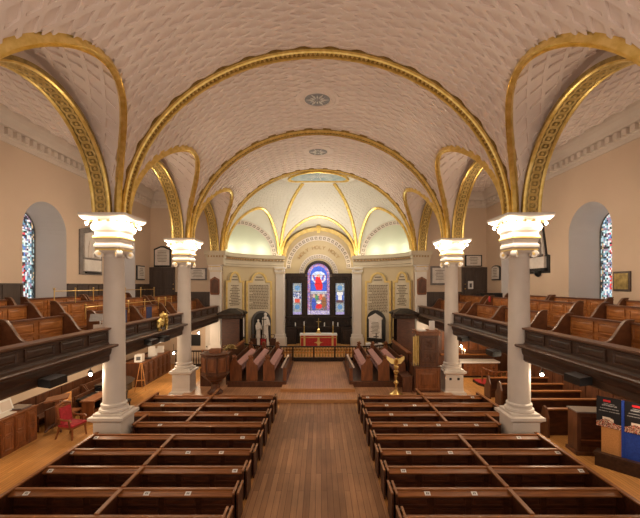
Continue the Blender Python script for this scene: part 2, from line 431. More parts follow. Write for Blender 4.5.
# --- apse
AX, AY, YA = 7.2, 5.0, 26.8
def wallpt(th, z=0, off=0):     # th angle from +Y, metres; off inwards
    return Vector(((AX-off)*sin(th), YA+(AY-off)*cos(th), z))
DX, DY, DZ = 6.95, 4.95, 5.82
def domept(th, ps, h=0):
    p = Vector((DX*cos(ps)*sin(th), YA+DY*cos(ps)*cos(th), ZS+DZ*sin(ps)))
    n = (Vector((0, YA, ZS))-p).normalized(); return p+n*h
TS, DS, DCN = radians(56), radians(27), radians(27)
def lun(th):
    """rise of the lunette penetrations at angle th: (on the wall, on the dome)"""
    if abs(th) < DCN:
        k = sqrt(max(0, 1-(th/DCN)**2)); return 2.6*k, 3.3*k
    t = abs(th)-TS
    if abs(t) < DS:
        k = sqrt(max(0, 1-(t/DS)**2)); return 2.75*k, 3.6*k
    return 0, 0
def build_apse():
    w = MB(); n = 60
    # lower curved walls
    for sg in (-1, 1):
        R = []
        for i in range(25):
            th = sg*(radians(26)+radians(64)*i/24); R.append([tuple(wallpt(th, 0)), tuple(wallpt(th, ZS))])
        w.loft(R, closed=False)
        w.quad((sg*3.16, 31.29, 0), (sg*3.0, 32.25, 0), (sg*3.0, 32.25, 11), (sg*3.16, 31.29, 11))
    w.quad((-3.0, 32.25, 0), (3.0, 32.25, 0), (3.0, 32.25, 11.2), (-3.0, 32.25, 11.2))
    S('wall_apse', w, 'apsewall', smooth=40)
    l = MB(); d = MB()
    ths = [radians(-90+i*1.0) for i in range(181)]
    R = []; Rp = []
    for th in ths:
        zw, zd = lun(th)
        if abs(th) >= DCN: R.append((th, zw))
        ps0 = asin(zd/DZ)
        R2 = [tuple(domept(th, ps0+(pi/2-ps0)*k/16)) for k in range(17)]
        Rp.append(R2)
    for sg in (-1, 1):
        rr = [(th, z) for th, z in R if th*sg > 0]
        l.loft([[tuple(wallpt(th, ZS-.1)), tuple(wallpt(th, ZS+max(z, .02)))] for th, z in rr], closed=False)
    S('wall_lunettes', l, 'lunette', smooth=40)
    d.loft(Rp, closed=False)
    pen = []
    for th in ths:
        zw, zd = lun(th); ps0 = asin(zd/DZ)
        a = wallpt(th, ZS+zw); b = domept(th, ps0)
        if abs(th) < DCN: a = Vector((a.x, 32.25, ZS+zw))
        pen.append([tuple(a.lerp(b, k/4)) for k in range(5)])
    d.loft(pen, closed=False)
    def dl(u, v, h): return tuple(domept(u, v, h))
    def ok(u, v):
        if abs(u) > radians(88): return False
        return v > asin(lun(u)[1]/DZ)+.03 and v < radians(66) or (v < radians(60) and v > .05 and lun(u)[1] < .01)
    lattice(d, dl, ok, -pi/2, pi/2, 0, pi/2, radians(4.4), radians(4.8), radians(1.1), .03)
    S('ceiling_apse_dome', d, 'dome', smooth=30)
build_apse()
# entablature of the apse (curved), with dentils
def build_entab():
    prof = [(0, 7.25), (.10, 7.25), (.10, 7.40), (.16, 7.44), (.16, 7.72), (.26, 7.78), (.26, 7.90), (.42, 7.98), (.46, 8.16), (.5, 8.24), (0, 8.24)]
    for sg, nm in ((-1, 3), (1, 4)):
        m = MB()
        path = [wallpt(sg*radians(24.5+66*i/30)) for i in range(31)]
        m.loft([[tuple(wallpt(sg*radians(24.5+66*i/30), z, a)) for a, z in prof] for i in range(31)])
        m.box(min(sg*6.75, sg*7.95), max(sg*6.75, sg*7.95), 26.35, 26.9, 7.25, 7.72)
        m.box(min(sg*6.6, sg*8.1), max(sg*6.6, sg*8.1), 26.2, 26.95, 7.95, 8.24)
        m.box(min(sg*6.7, sg*8.0), max(sg*6.7, sg*8.0), 26.3, 26.92, 7.72, 7.95)
        S('trim_%d' % nm, m, 'entab', smooth=25)
        m = MB()
        for i in range(24):
            th = sg*radians(26+62*i/24); p = wallpt(th, 7.84, .31); t = (wallpt(th+.01)-wallpt(th-.01)).normalized(); nn = Vector((-t.y, t.x, 0))
            b = MB().box(-.05, .05, -.10, .10, -.055, .055).xf(Matrix.Translation(p) @ Matrix.Rotation(atan2(t.y, t.x), 4, 'Z')); m.merge(b)
        for i in range(6): m.box(sg*(6.8+.2*i)-.045, sg*(6.8+.2*i)+.045, 26.24, 26.32, 7.79, 7.9)
        S('trim_%d' % (nm+4), m, 'inkgold', smooth=0)
build_entab()
# ================================================================= COLUMNS
SIDE = {-1: 'left', 1: 'right'}
def torus_arch(m, c, r0): pass
def make_column():
    t = T('column', 'x', 'column', (0, 0, 0))
    P('plinth', MB().square([(.60, 0), (.60, .12), (.50, .20), (.47, .34), (.47, 1.05), (.55, 1.12), (.60, 1.15), (.60, 1.25), (.48, 1.27), (.48, 1.35)]), 'white', t, smooth=0)
    P('shaft', MB().lathe([(.37, 1.6), (.365, 2.5), (.355, 4.5), (.325, 6.72), (.345, 6.75), (.345, 6.80), (.32, 6.82), (.32, 7.0)], 28), 'white', t)
    P('base', MB().lathe([(.46, 1.35), (.485, 1.40), (.47, 1.46), (.42, 1.48), (.40, 1.52), (.42, 1.55), (.43, 1.58), (.42, 1.62), (.37, 1.66)], 28), 'white', t)
    P('capital_block', MB().square([(.34, 6.9), (.41, 6.98), (.42, 7.08), (.46, 7.12), (.46, 7.20), (.42, 7.24), (.42, 7.34), (.46, 7.38), (.48, 7.48), (.44, 7.52), (.44, 7.62), (.50, 7.70), (.53, 7.80), (.50, 7.90), (.46, 7.94), (.46, 8.04)]), 'white', t, smooth=0)
    P('gilded_band', MB().square([(.475, 7.40), (.49, 7.42), (.49, 7.47), (.475, 7.49)]).square([(.425, 7.0), (.435, 7.02), (.435, 7.06), (.425, 7.07)]), 'palegold', t, smooth=0, label='gilded band on the capital')
    P('abacus', MB().square([(.62, 8.02), (.70, 8.04), (.72, 8.08), (.76, 8.10), (.79, 8.16), (.79, 8.24), (.70, 8.26)]), 'white', t, smooth=0)
    gb = MB()
    for s in range(4):
        q = MB()
        for i in range(4): q.box(-.45+.3*i-.05, -.45+.3*i+.05, -.66, -.60, 7.97, 8.05)
        gb.merge(q.xf(Matrix.Rotation(pi/2*s, 4, 'Z')))
    P('dentil_moulding', gb, 'palegold', t, smooth=0, label='small gilded blocks under the abacus')
    for sx in (-1, 1):
        for sy in (-1, 1):
            v = MB(); d = Vector((sx, sy, 0)).normalized(); u = Vector((-d.y, d.x, 0)); c = d*.50+Vector((0, 0, 6.88))
            R = []
            for w, r in ((-.10, .07), (-.09, .125), (-.02, .135), (.02, .135), (.09, .125), (.10, .07)):
                R.append([tuple(c+u*w+d*(r*cos(a*pi/7))+Vector((0, 0, r*sin(a*pi/7)))) for a in range(14)])
            v.loft(R); v.box(-.05, .05, -.05, .05, 0, 0) if 0 else None
            sc = P('volute', v, 'white', t)
            P('volute_eye', MB().loft([[tuple(c+u*w+d*(.05*cos(a*pi/5))+Vector((0, 0, .05*sin(a*pi/5)))) for a in range(10)] for w in (-.115, .115)]), 'palegold', sc, label='gilded volute eye')
    return t
COLS = [(-1, 13.2, 'near white Ionic column on the left, beside the red armchair'), (1, 13.2, 'near white Ionic column on the right, beside the black-topped stalls'),
        (-1, 20.0, 'far white Ionic column on the left, behind the octagonal pulpit stair'), (1, 20.0, 'far white Ionic column on the right, beside the organ case')]
COLS[1] = (1, 13.2, 'near white Ionic column on the right, in front of the wall obelisk memorial')
c0 = make_column()
for i, (sx, y, lb) in enumerate(COLS):
    o = c0 if i == 0 else dup(c0, (0, 0, 0), 0, lb)
    o.location = (sx*XC, y, 0); o['label'] = lb; o['group'] = 'nave columns'
# socket covers on the far right plinth
tag(P('floor_socket', MB().box(XC-.27, XC-.15, 19.515, 19.535, .78, .9).box(XC+.15, XC+.27, 19.515, 19.535, .78, .9), 'black'), 'pair of dark socket plates on the far right column plinth', 'socket')
# halogen lamps under each abacus
l0 = None
for (sx, y, lb) in COLS:
    for ax in (-1, 1):
        for ay in (-1, 1):
            X, Y = sx*XC+ax*.60, y+ay*.60
            w1 = 'near' if y < 15 else 'far'; w2 = 'front' if ay < 0 else 'back'; w3 = ('aisle-side' if ax == sx else 'nave-side')
            lbl = 'small halogen spot under the %s %s corner of the %s %s capital' % (w2, w3, w1, SIDE[sx])
            if l0 is None:
                l0 = T('halogen_spot', lbl, 'lamp'); P('bulb', MB().ball((0, 0, 0), .05), 'bulb', l0)
                P('bracket', MB().tube([(0, 0, .05), (0, 0, .16)], .012), 'brass', l0); o = l0
            else: o = dup(l0, (0, 0, 0), 0, lbl)
            o.location = (X, Y, 7.90); o['group'] = 'halogen spots under the capitals'
            light('halogen', (X+ax*.07, Y+ay*.07, 7.85), LAMP_W, (1, .80, .58), .05)
    light('uplight', (sx*(XC-.25), y, 8.55), UP_W, (1, .78, .57), .12)
# ================================================================= GILDED RIBS
def rib(name, label, path, wdir, ndirs, w, t, m, beads=0, guil=False, group='gilded arch ribs'):
    """path points; wdir(i): width direction; ndirs(i): direction out of the vault surface"""
    mb = MB()
    prof = [(-w/2, -.06), (-w/2, t*.65), (-w*.40, t), (-w*.32, t*.65), (w*.32, t*.65), (w*.40, t), (w/2, t*.65), (w/2, -.06)]
    mb.sweep(path, prof, lambda i: (wdir(i), ndirs(i)))
    o = P(name, mb, m, smooth=30)
    tag(o, label, 'arch rib', group)
    if beads or guil:
        for sg_ in (-1, 1):
            e = MB().sweep(path, [(sg_*w*.51, t*.5), (sg_*w*.51, t*.85), (sg_*w*.42, t*1.06), (sg_*w*.33, t*.9), (sg_*w*.33, t*.5)], lambda i: (wdir(i), ndirs(i)))
            P('gilded_edge', e, 'gold', o, smooth=30)
    if beads or guil:
        b = MB(); acc = 0; P0 = [Vector(p) for p in path]
        step = beads or w*.40
        nxt = step/2
        for i in range(len(P0)-1):
            L = (P0[i+1]-P0[i]).length
            while nxt <= acc+L:
                p = P0[i].lerp(P0[i+1], (nxt-acc)/L); u, n = wdir(i), ndirs(i)
                tt = (P0[i+1]-P0[i]).normalized()
                if guil:
                    R = w*.24; ring = []
                    for a in range(10):
                        a_ = 2*pi*a/10; ce = p+n*(t*.72)+u*(R*cos(a_))+tt*(R*sin(a_)); rd = (u*cos(a_)+tt*sin(a_))
                        ring.append([tuple(ce+rd*(.035*c)+n*(.035*s)) for c, s in ((-1, 0), (0, 1), (1, 0))])
                    ring.append(ring[0]); b.loft(ring, closed=False)
                    b.ball(p+n*(t*.7), .05, 6)
                else:
                    q = [(-.085*w/.3, 0), (0, step*.40), (.085*w/.3, 0), (0, -step*.40)]
                    base = [tuple(p+n*(t*.62)+u*a_+tt*c_) for a_, c_ in q]
                    b.add(base+[tuple(p+n*(t*1.15))], [(0, 1, 4), (1, 2, 4), (2, 3, 4), (3, 0, 4)])
                nxt += step
            acc += L
        P('bead_moulding' if not guil else 'guilloche_ornament', b, 'palegold', o, smooth=30, kind='stuff')
    return o
def tr_rib(y, lbl, w, t, beads):
    n = 72; path = [tuple(main_pt(pi*i/n, y, 0)) for i in range(n+1)]
    nn = [(main_pt(pi*i/n, y, 1)-main_pt(pi*i/n, y, 0)) for i in range(n+1)]
    rib('gilded_rib', lbl, path, lambda i: Vector((0, 1, 0)), lambda i: nn[i], w, t, 'ribgold', beads)
tr_rib(13.2, 'widest gilded arch across the nave, springing between the two near columns', .40, .22, .17)
tr_rib(20.0, 'middle gilded arch across the nave, springing between the two far columns', .40, .22, .17)
tr_rib(26.75, 'gilded arch framing the mouth of the apse dome', .42, .20, .2)
for sx in (-1, 1):
    for bi, c in enumerate(BAYS[1:]):
        if True:
            wh = ['nearest', 'middle', 'farthest'][bi]
            n = 48; path = []; nd = []; wd = []
            for i in range(n+1):
                a = -pi/2+pi*i/n; z = 3.58*cos(a); xm = A*sqrt(max(0, 1-(z/B)**2))
                path.append((sx*xm, c+3.12*sin(a), ZS+z))
            for i in range(n+1):
                a = -pi/2+pi*i/n; z = 3.58*cos(a); xm = path[i][0]
                n1 = Vector((-xm/A**2, 0, -z/B**2)).normalized(); n2 = Vector((0, -sin(a), -cos(a)))
                d = (n1+n2).normalized()
                p0 = Vector(path[max(0, i-1)]); p1 = Vector(path[min(n, i+1)]); t_ = (p1-p0).normalized()
                nd.append(d); wd.append(t_.cross(d).normalized())
            rib('gilded_rib', 'slender plain gilded groin rib round the %s side vault on the %s' % (wh, SIDE[sx]), path, lambda i: wd[i], lambda i: nd[i], .20, .16, 'gold')
            # broad ornamented arch of the arcade
            path = [(sx*7.40, c+2.98*sin(-pi/2+pi*i/n), ZS+3.14*cos(-pi/2+pi*i/n)) for i in range(n+1)]
            nd2 = [Vector((0, -sin(-pi/2+pi*i/n), -cos(-pi/2+pi*i/n))) for i in range(n+1)]
            rib('gilded_arch', 'broad gilded arcade arch with guilloche ornament, %s bay on the %s' % (wh, SIDE[sx]), path, lambda i: Vector((1, 0, 0)), lambda i: nd2[i], .62, .10, 'oldgold', 0, True, 'arcade arches')
# ribs of the apse dome
def dome_rib(lbl, f, w=.2, t=.1, m='gold'):
    n = 40; path = [f(i/n) for i in range(n+1)]
    C = Vector((0, YA, ZS+.5))
    nd = []; wd = []
    for i in range(n+1):
        p0, p1 = path[max(0, i-1)], path[min(n, i+1)]; t_ = (p1-p0).normalized(); d = (C-path[i]).normalized(); d = (d-t_*d.dot(t_)).normalized()
        nd.append(d); wd.append(t_.cross(d).normalized())
    rib('gilded_rib', lbl, path, lambda i: wd[i], lambda i: nd[i], w, t, m)
for sg in (-1, 1):
    dome_rib('gilded rib of the apse dome rising to the oval from the %s of the altar' % SIDE[sg], lambda u: domept(sg*radians(27.5), radians(1)+radians(67)*u), .26, .1)
    def lf(u, sg=sg):
        th = sg*(TS+DS*.998*cos(pi*(1-u))); return domept(th, asin(lun(th)[1]/DZ), .02)
    dome_rib('gilded rib over the green lunette on the %s of the apse' % SIDE[sg], lf, .2, .1)
def lf2(u):
    th = DCN*.998*-cos(pi*u); return domept(th, asin(lun(th)[1]/DZ), .02)
dome_rib('upper gilded rib over the altar recess in the apse dome', lf2, .2, .1)
n = 40
pth = [(3.0*-cos(pi*i/n), 31.9, ZS+2.45*sin(pi*i/n)) for i in range(n+1)]
rib('gilded_rib', 'lower gilded arch with keystone over the altar recess', pth, lambda i: Vector((0, 1, 0)), lambda i: Vector((cos(pi*i/n), 0, -sin(pi*i/n))), .5, .2, 'palegold')
tag(P('keystone', MB().prism([(-.17, 10.85), (.17, 10.85), (.13, 10.25), (-.13, 10.25)], 'xz', 31.5, 31.75), 'gold', smooth=0), 'gilded keystone block at the crown above the altar recess', 'keystone')
# painted oval at the crown of the dome
t = T('ceiling_medallion', 'large oval painted sky medallion at the top of the apse dome', 'ceiling medallion', (0, 0, 0))
def ov(r, a, h):
    x, y = 2.15*r*cos(a), 27.5+.75*r*sin(a); s = 1-(x/DX)**2-((y-YA)/DY)**2
    p = Vector((x, y, ZS+DZ*sqrt(max(s, 0)))); return tuple(p+Vector((0, 0, -h)))
P('painted_panel', MB().loft([[ov(r, 2*pi*i/40, .05) for i in range(40)] for r in (.02, .3, .6, 1)], caps=False), 'sky', t)
P('gilded_rim', MB().loft([[ov(r, 2*pi*i/40, h) for i in range(40)] for r, h in ((1.06, .0), (1.06, .12), (.99, .14), (.96, .04))], caps=False), 'gold', t, label='gilded rim')
rays = MB()
for i in range(26):
    a = 2*pi*i/26; d = .5 if i % 2 else .75
    rays.quad(ov(.12, a-.1, .07), ov(d, a-.02, .07), ov(d, a+.02, .07), ov(.12, a+.1, .07))
P('painted_rays', rays, 'paper', t, smooth=0, label='pale rays round the dove')
# rosettes
for c, lb in ((16.6, 'oval white star rosette on the nave ceiling, the nearer of two'), (23.1, 'oval white star rosette on the nave ceiling, the farther of two')):
    t = T('ceiling_rosette', lb, 'ceiling rosette', (0, c, ZS+B), group='ceiling rosettes')
    P('ring', MB().loft([[(r*cos(2*pi*i/36), r*sin(2*pi*i/36), z-.03) for i in range(36)] for r, z in ((1.0, 0), (.98, -.08), (.85, -.1), (.80, -.05), (.66, -.05), (.62, -.1), (.58, -.06), (.03, -.06))]), 'vault', t)
    m = MB()
    for i in range(12):
        a = 2*pi*i/12; L = .54 if i % 2 == 0 else .4
        p = lambda r, b: (r*cos(a+b), r*sin(a+b), -.10)
        m.add([p(.1, 0), p(L*.6, .17), p(L, 0), p(L*.6, -.17), (L*.55*cos(a), L*.55*sin(a), -.15)], [(0, 1, 4), (1, 2, 4), (2, 3, 4), (3, 0, 4)])
    P('star', m, 'paper', t, smooth=0)
    m = MB().loft([[(r*cos(2*pi*i/36), r*sin(2*pi*i/36), z) for i in range(36)] for r, z in ((.57, -.092), (.02, -.093))], caps=False)
    P('backing', m, 'grey', t, smooth=0)
# lunette bands, greek key
def key_band(name, lbl, f, nrm, cat='wall decoration'):
    """f(u, r) -> point on wall: u 0..1 along the arch, r 0..1 across"""
    t = T(name, lbl, cat)
    n = 60
    P('band', MB().loft([[tuple(f(i/n, r)+nrm(i/n)*h) for r, h in ((0, .0), (0, .04), (.12, .04), (.12, .02), (.88, .02), (.88, .04), (1, .04), (1, 0))] for i in range(n+1)]), 'cornice', t, smooth=0)
    m = MB(); k = 22
    for i in range(k):
        for (a0, a1, r0, r1) in ((.1, .8, .68, .78), (.1, .25, .25, .78), (.1, .65, .25, .35), (.52, .66, .25, .58)):
            u0, u1 = (i+a0)/k, (i+a1)/k
            q = [f(u0, r0)+nrm(u0)*.035, f(u1, r0)+nrm(u1)*.035, f(u1, r1)+nrm(u1)*.035, f(u0, r1)+nrm(u0)*.035]
            m.quad(*[tuple(p) for p in q])
    P('key_pattern', m, 'ink', t, smooth=0, label='greek key pattern')
for sg in (-1, 1):
    def f(u, r, sg=sg):
        k = 1-.15*r; th = sg*(TS+DS*k*-cos(pi*u)); z = ZS+2.72*sin(pi*u)*(1-.13*r)
        return wallpt(th, z, .02)
    key_band('key_arch', 'greek key band round the green lunette, %s of the altar' % SIDE[sg], f, lambda u: Vector((0, -.6, -.0)))
key_band('key_arch', 'outer greek key arch round the words over the altar window', lambda u, r: Vector(((2.85-.42*r)*-cos(pi*u), 32.2, 7.25+(2.85-.42*r)*sin(pi*u))), lambda u: Vector((0, -1, 0)))
key_band('key_arch', 'inner greek key arch close over the altar window', lambda u, r: Vector(((1.68-.36*r)*-cos(pi*u), 32.2, 6.80+(1.68-.36*r)*sin(pi*u))), lambda u: Vector((0, -1, 0)))
def letters(txt, size):
    """each letter as (mesh vertices, faces, advance)"""
    out = []
    for ch in txt:
        if ch == ' ': out.append(None); continue
        cu = bpy.data.curves.new('glyph', 'FONT'); cu.body = ch; cu.size = size; cu.align_x = 'CENTER'; cu.extrude = .01
        ob = bpy.data.objects.new('glyph', cu); COL.objects.link(ob); bpy.context.view_layer.update()
        me = bpy.data.meshes.new_from_object(ob.evaluated_get(bpy.context.evaluated_depsgraph_get()))
        out.append(([tuple(v.co) for v in me.vertices], [tuple(p.vertices) for p in me.polygons]))
        bpy.data.objects.remove(ob); bpy.data.curves.remove(cu); bpy.data.meshes.remove(me)
    return out
txt = 'HOLY HOLY HOLY'; G = letters(txt, .44); m = MB(); R = 1.92
TL = T('wall_lettering', 'gilt words HOLY HOLY HOLY arched over the altar window', 'lettering')
for i, g in enumerate(G):
    if g is None:
        P('word_lettering', m, 'inkgold', TL, smooth=0); m = MB(); continue
    a = radians(143-(143-37)*i/(len(txt)-1))
    mt = Matrix.Translation((R*cos(a), 32.15, 7.0+R*sin(a))) @ Matrix.Rotation(-(a-pi/2), 4, 'Y') @ Matrix.Rotation(pi/2, 4, 'X')
    q = MB().add(g[0], g[1]).xf(mt); m.merge(q)
P('word_lettering', m, 'inkgold', TL, smooth=0)
# ================================================================= APSE FITTINGS
for sg in (-1, 1):
    for kind in ('outer', 'inner'):
        X, Y, w = (sg*7.42, 26.75, .37) if kind == 'outer' else (sg*3.22, 31.15, .34)
        lb = ('white outer pilaster at the mouth of the apse on the %s, with a brown board' if kind == 'outer' else 'white inner pilaster beside the altar window on the %s') % SIDE[sg]
        t = T('pilaster', lb, 'pilaster', (X, Y, 0), 0 if kind == 'outer' else -sg*radians(-12), group='apse pilasters')
        z0 = .3 if kind == 'outer' else .45
        P('shaft', MB().box(-w, w, -.18, .25, z0+1.0, 7.3), 'white', t, smooth=0)
        P('plinth', MB().box(-w-.16, w+.16, -.36, .25, z0-.2, z0+.95).box(-w-.08, w+.08, -.28, .25, z0+.95, z0+1.2), 'white', t, smooth=0)
        c = MB().box(-w-.05, w+.05, -.24, .25, 6.75, 6.85).box(-w-.1, w+.1, -.28, .25, 7.15, 7.27)
        for s in (-1, 1): c.prism([(s*(w-.02)+.13*cos(a*pi/7), 7.0+.13*sin(a*pi/7)) for a in range(14)], 'xz', -.26, -.05)
        P('capital', c, 'white', t, smooth=0)
        P('gilded_necking', MB().box(-w-.055, w+.055, -.245, .2, 6.78, 6.82).box(-w-.02, w+.02, -.27, -.2, 7.1, 7.15), 'palegold', t, smooth=0, label='gilded necking')
    t = T('hymn_board', 'dark red hexagonal topped board hanging on the outer pilaster at the %s' % SIDE[sg], 'board', (sg*7.42, 26.55, 5.72), group='pilaster boards')
    hexp = [(-.34, -.52), (-.27, -.62), (.27, -.62), (.34, -.52), (.34, .48), (0, .68), (-.34, .48)]
    P('board', MB().prism(hexp, 'xz', -.05, .0), 'wood2', t, smooth=0); P('moulding', MB().prism([(x*.8, z*.8) for x, z in hexp], 'xz', -.075, -.05), 'wood', t, smooth=0)
def tablet(th0, th1, ztop, zsh, lbl, rows):
    a, b = wallpt(th0, 0, .10), wallpt(th1, 0, .10)
    if a.x > b.x: a, b = b, a
    L = (b-a).length; c = (a+b)/2; rz = atan2(b.y-a.y, b.x-a.x)
    t = T('text_tablet', lbl, 'tablet', (c.x, c.y, 0), rz, group='gilded text tablets')
    h = L/2; ra = ztop-zsh; rr = h*.62
    out = [(-h, .95), (h, .95), (h, zsh), (rr, zsh)]+[(rr*cos(pi*i/14), zsh+ra*sin(pi*i/14)) for i in range(1, 14)]+[(-rr, zsh), (-h, zsh)]
    k = .16; h2 = h-k
    inn = [(-h2, .95+k), (h2, .95+k), (h2, zsh-k), (rr-k*.8, zsh-k)]+[((rr-k)*cos(pi*i/14), zsh-k+(ra)*sin(pi*i/14)) for i in range(1, 14)]+[(-rr+k*.8, zsh-k), (-h2, zsh-k)]
    n = len(out)
    P('panel', MB().prism(out, 'xz', -.03, .12), 'entab', t, smooth=0)
    f = MB().loft([[(p[0], y, p[1]) for p in r] for r, y in ((out, -.02), (out, -.10), (inn, -.08), (inn, -.02))], caps=False)
    P('gilded_frame', f, 'palegold', t, smooth=0, label='gilded frame')
    m = MB(); z = zsh-.42
    rnd = random.Random(lbl)
    for x0, x1, zz in ((-.3, .3, zsh+ra*.35), (-.42, .42, zsh+ra*.02)):
        m.box(x0*rr*1.3, x1*rr*1.3, -.045, -.03, zz, zz+.09)
    for r in range(rows):
        zz = z-r*.125; x = -h2+.14; end = h2-.14
        if rows < 14:   # centred verse
            w_ = (end-x)*rnd.uniform(.35, .95)/2; x, end = -w_, w_
        elif r % 6 == 5: x += .3
        while x < end-.05:
            wd = min(rnd.uniform(.06, .22), end-x); m.box(x, x+wd, -.045, -.03, zz, zz+.068); x += wd+.045
    P('lettering', m, 'ink', t, smooth=0)
for sg in (-1, 1):
    tablet(sg*radians(55), sg*radians(33.5), 6.85, 6.15, 'wide gilt-framed text tablet with arched head, %s of the altar' % SIDE[sg], 16 if sg < 0 else 18)
    tablet(sg*radians(79), sg*radians(57.5), 6.85, 6.15, 'narrow gilt-framed text tablet next to the outer %s pilaster' % SIDE[sg], 13)
# monuments in the apse
def niche(th, off, lbl, w, z0, z1, group=None):
    p = wallpt(th, 0, off); t0 = (wallpt(th+.01)-wallpt(th-.01)); rz = atan2(t0.y, t0.x)
    return T('wall_monument', lbl, 'monument', (p.x, p.y, 0), rz), w, z0, z1
def arched(w, z0, z1, n=14):
    return [(-w, z0), (w, z0)]+[(w*cos(pi*i/n), z1-w+w*sin(pi*i/n)) for i in range(n+1)]
t, w, z0, z1 = niche(-radians(43.5), .42, 'black arched wall monument with two white marble statues, left of the altar', .82, 1.0, 3.7)
P('backing', MB().prism(arched(w, z0, z1), 'xz', -.05, .08), 'black', t, smooth=0)
P('border', MB().loft([[(x, y, z) for x, z in arched(w-d, z0+d, z1-d)] for d, y in ((0, -.06), (0, -.14), (.12, -.14), (.14, -.06))], caps=False), 'slate', t, smooth=0)
for x, h, w_ in ((-.35, 1.95, .22), (.28, 2.45, .30)):
    m = MB().loft([[(x+r*w_*cos(2*pi*i/14), -.2+r*w_*.6*sin(2*pi*i/14), z0+.1+h*z) for i in range(14)] for r, z in ((1.05, 0), (.95, .1), (.85, .35), (.8, .5), (.95, .68), (1.0, .78), (.8, .85), (.35, .87), (.33, .89), (.45, .93), (.42, .97), (.15, 1))])
    m.tube([(x-w_*.9, -.22, z0+.1+h*.76), (x-w_*1.0, -.34, z0+.1+h*.58), (x-.02, -.42, z0+.1+h*.6)], .06)
    m.tube([(x+w_*.9, -.22, z0+.1+h*.76), (x+w_*1.05, -.34, z0+.1+h*.58), (x+.05, -.42, z0+.1+h*.62)], .06)
    P('statue', m, 'marble', t)
P('pedestal', MB().box(-.7, .7, -.42, .05, z0-.12, z0+.1), 'marble', t, smooth=0)
P('processional_cross', MB().box(-.05, -.01, -.5, -.46, z0, 3.3).box(-.28, .22, -.5, -.46, 3.0, 3.05), 'ebony', t, smooth=0)
t, w, z0, z1 = niche(radians(43.5), .42, 'white marble tablet on a black arched slab, right of the altar', .80, 1.15, 3.75)
P('backing', MB().prism(arched(w, z0, z1), 'xz', -.05, .08), 'black', t, smooth=0)
P('tablet', MB().prism([(-.55, z0+.35), (.55, z0+.35), (.55, z1-.75), (.62, z1-.7), (.62, z1-.6), (0, z1-.25), (-.62, z1-.6), (-.62, z1-.7), (-.55, z1-.75)], 'xz', -.14, -.05), 'marble', t, smooth=0)
m = MB(); rnd = random.Random(3)
for r in range(9):
    w_ = rnd.uniform(.25, .42); m.box(-w_, w_, -.148, -.14, z1-1.0-.11*r, z1-.96-.11*r)
P('lettering', m, 'ink', t, smooth=0)
P('ledge', MB().box(-.7, .7, -.2, -.03, z0+.2, z0+.34), 'black', t, smooth=0)
for sg in (-1, 1):
    t, w, z0, z1 = niche(sg*radians(64), .42, 'small arched wall monument with dark frame beside the %s canopied stall' % SIDE[sg], .45, 1.6, 3.6)
    P('backing', MB().prism(arched(w, z0, z1), 'xz', -.05, .08), 'black', t, smooth=0)
    P('tablet', MB().prism(arched(w-.13, z0+.15, z1-.15), 'xz', -.12, -.05), 'marble' if sg < 0 else 'palegold', t, smooth=0)
# reredos with the three-light window
t = T('reredos', 'dark carved wooden reredos framing the stained glass behind the altar', 'reredos', (0, 32.0, 0))
def wall_with_holes(m, X0, X1, z0, z1, holes, y0, y1):
    xs = sorted({X0, X1}|{h for a in holes for h in a[:2]})
    for a, b in zip(xs, xs[1:]):
        cov = sorted((h[2], h[3]) for h in holes if h[0] <= a and h[1] >= b); z = z0
        for c, d in cov+[(z1, z1)]:
            if c > z: m.box(a, b, y0, y1, z, c)
            z = max(z, d)
m = MB(); wall_with_holes(m, -2.78, 2.78, 2.2, 6.5, [(-2.22, -1.47, 3.25, 5.95), (-.95, .95, 3.25, 6.5), (1.47, 2.22, 3.25, 5.95)], -.12, .12)
P('screen', m, 'ebony', t, smooth=0)
P('cornice', MB().box(-2.95, -1.16, -.28, .12, 6.5, 6.8).box(-2.88, -1.2, -.2, .12, 6.3, 6.5), 'ebony', t, smooth=0)
P('cornice', MB().box(1.16, 2.95, -.28, .12, 6.5, 6.8).box(1.2, 2.88, -.2, .12, 6.3, 6.5), 'ebony', t, smooth=0)
n = 20
P('arch_hood', MB().loft([[(-r*cos(pi*i/n), y, 6.72+r*1.0*sin(pi*i/n)) for r, y in ((.95, .12), (.95, -.16), (1.0, -.24), (1.16, -.24), (1.2, -.16), (1.2, .12))] for i in range(n+1)]), 'ebony', t, smooth=25)
for x in (-2.6, -1.22, 1.22, 2.6):
    P('colonnette', MB().box(x-.13, x+.13, -.22, -.1, 2.3, 6.4).box(x-.17, x+.17, -.26, -.1, 2.3, 2.6).box(x-.17, x+.17, -.26, -.1, 6.1, 6.35), 'ebony', t, smooth=0)
P('gradine', MB().box(-2.75, 2.75, -.35, .1, 2.05, 2.25).box(-2.7, 2.7, -.15, .1, .75, 2.1).box(-2.85, 2.85, -.42, .1, 2.95, 3.1), 'ebony', t, smooth=0)
for sg in (-1, 1):
    m = MB()
    m.prism([(sg*1.9, .76), (sg*3.05, .76), (sg*3.05, 2.05), (sg*2.95, 2.2), (sg*1.9, 2.2)], 'xz', -.55, -.1).box(min(sg*1.85, sg*3.15), max(sg*1.85, sg*3.15), -.6, -.1, 2.15, 2.25)
    m.box(min(sg*2.1, sg*2.9), max(sg*2.1, sg*2.9), -.58, -.55, 1.0, 1.95)
    P('wing', m, 'ebony', t, smooth=0)
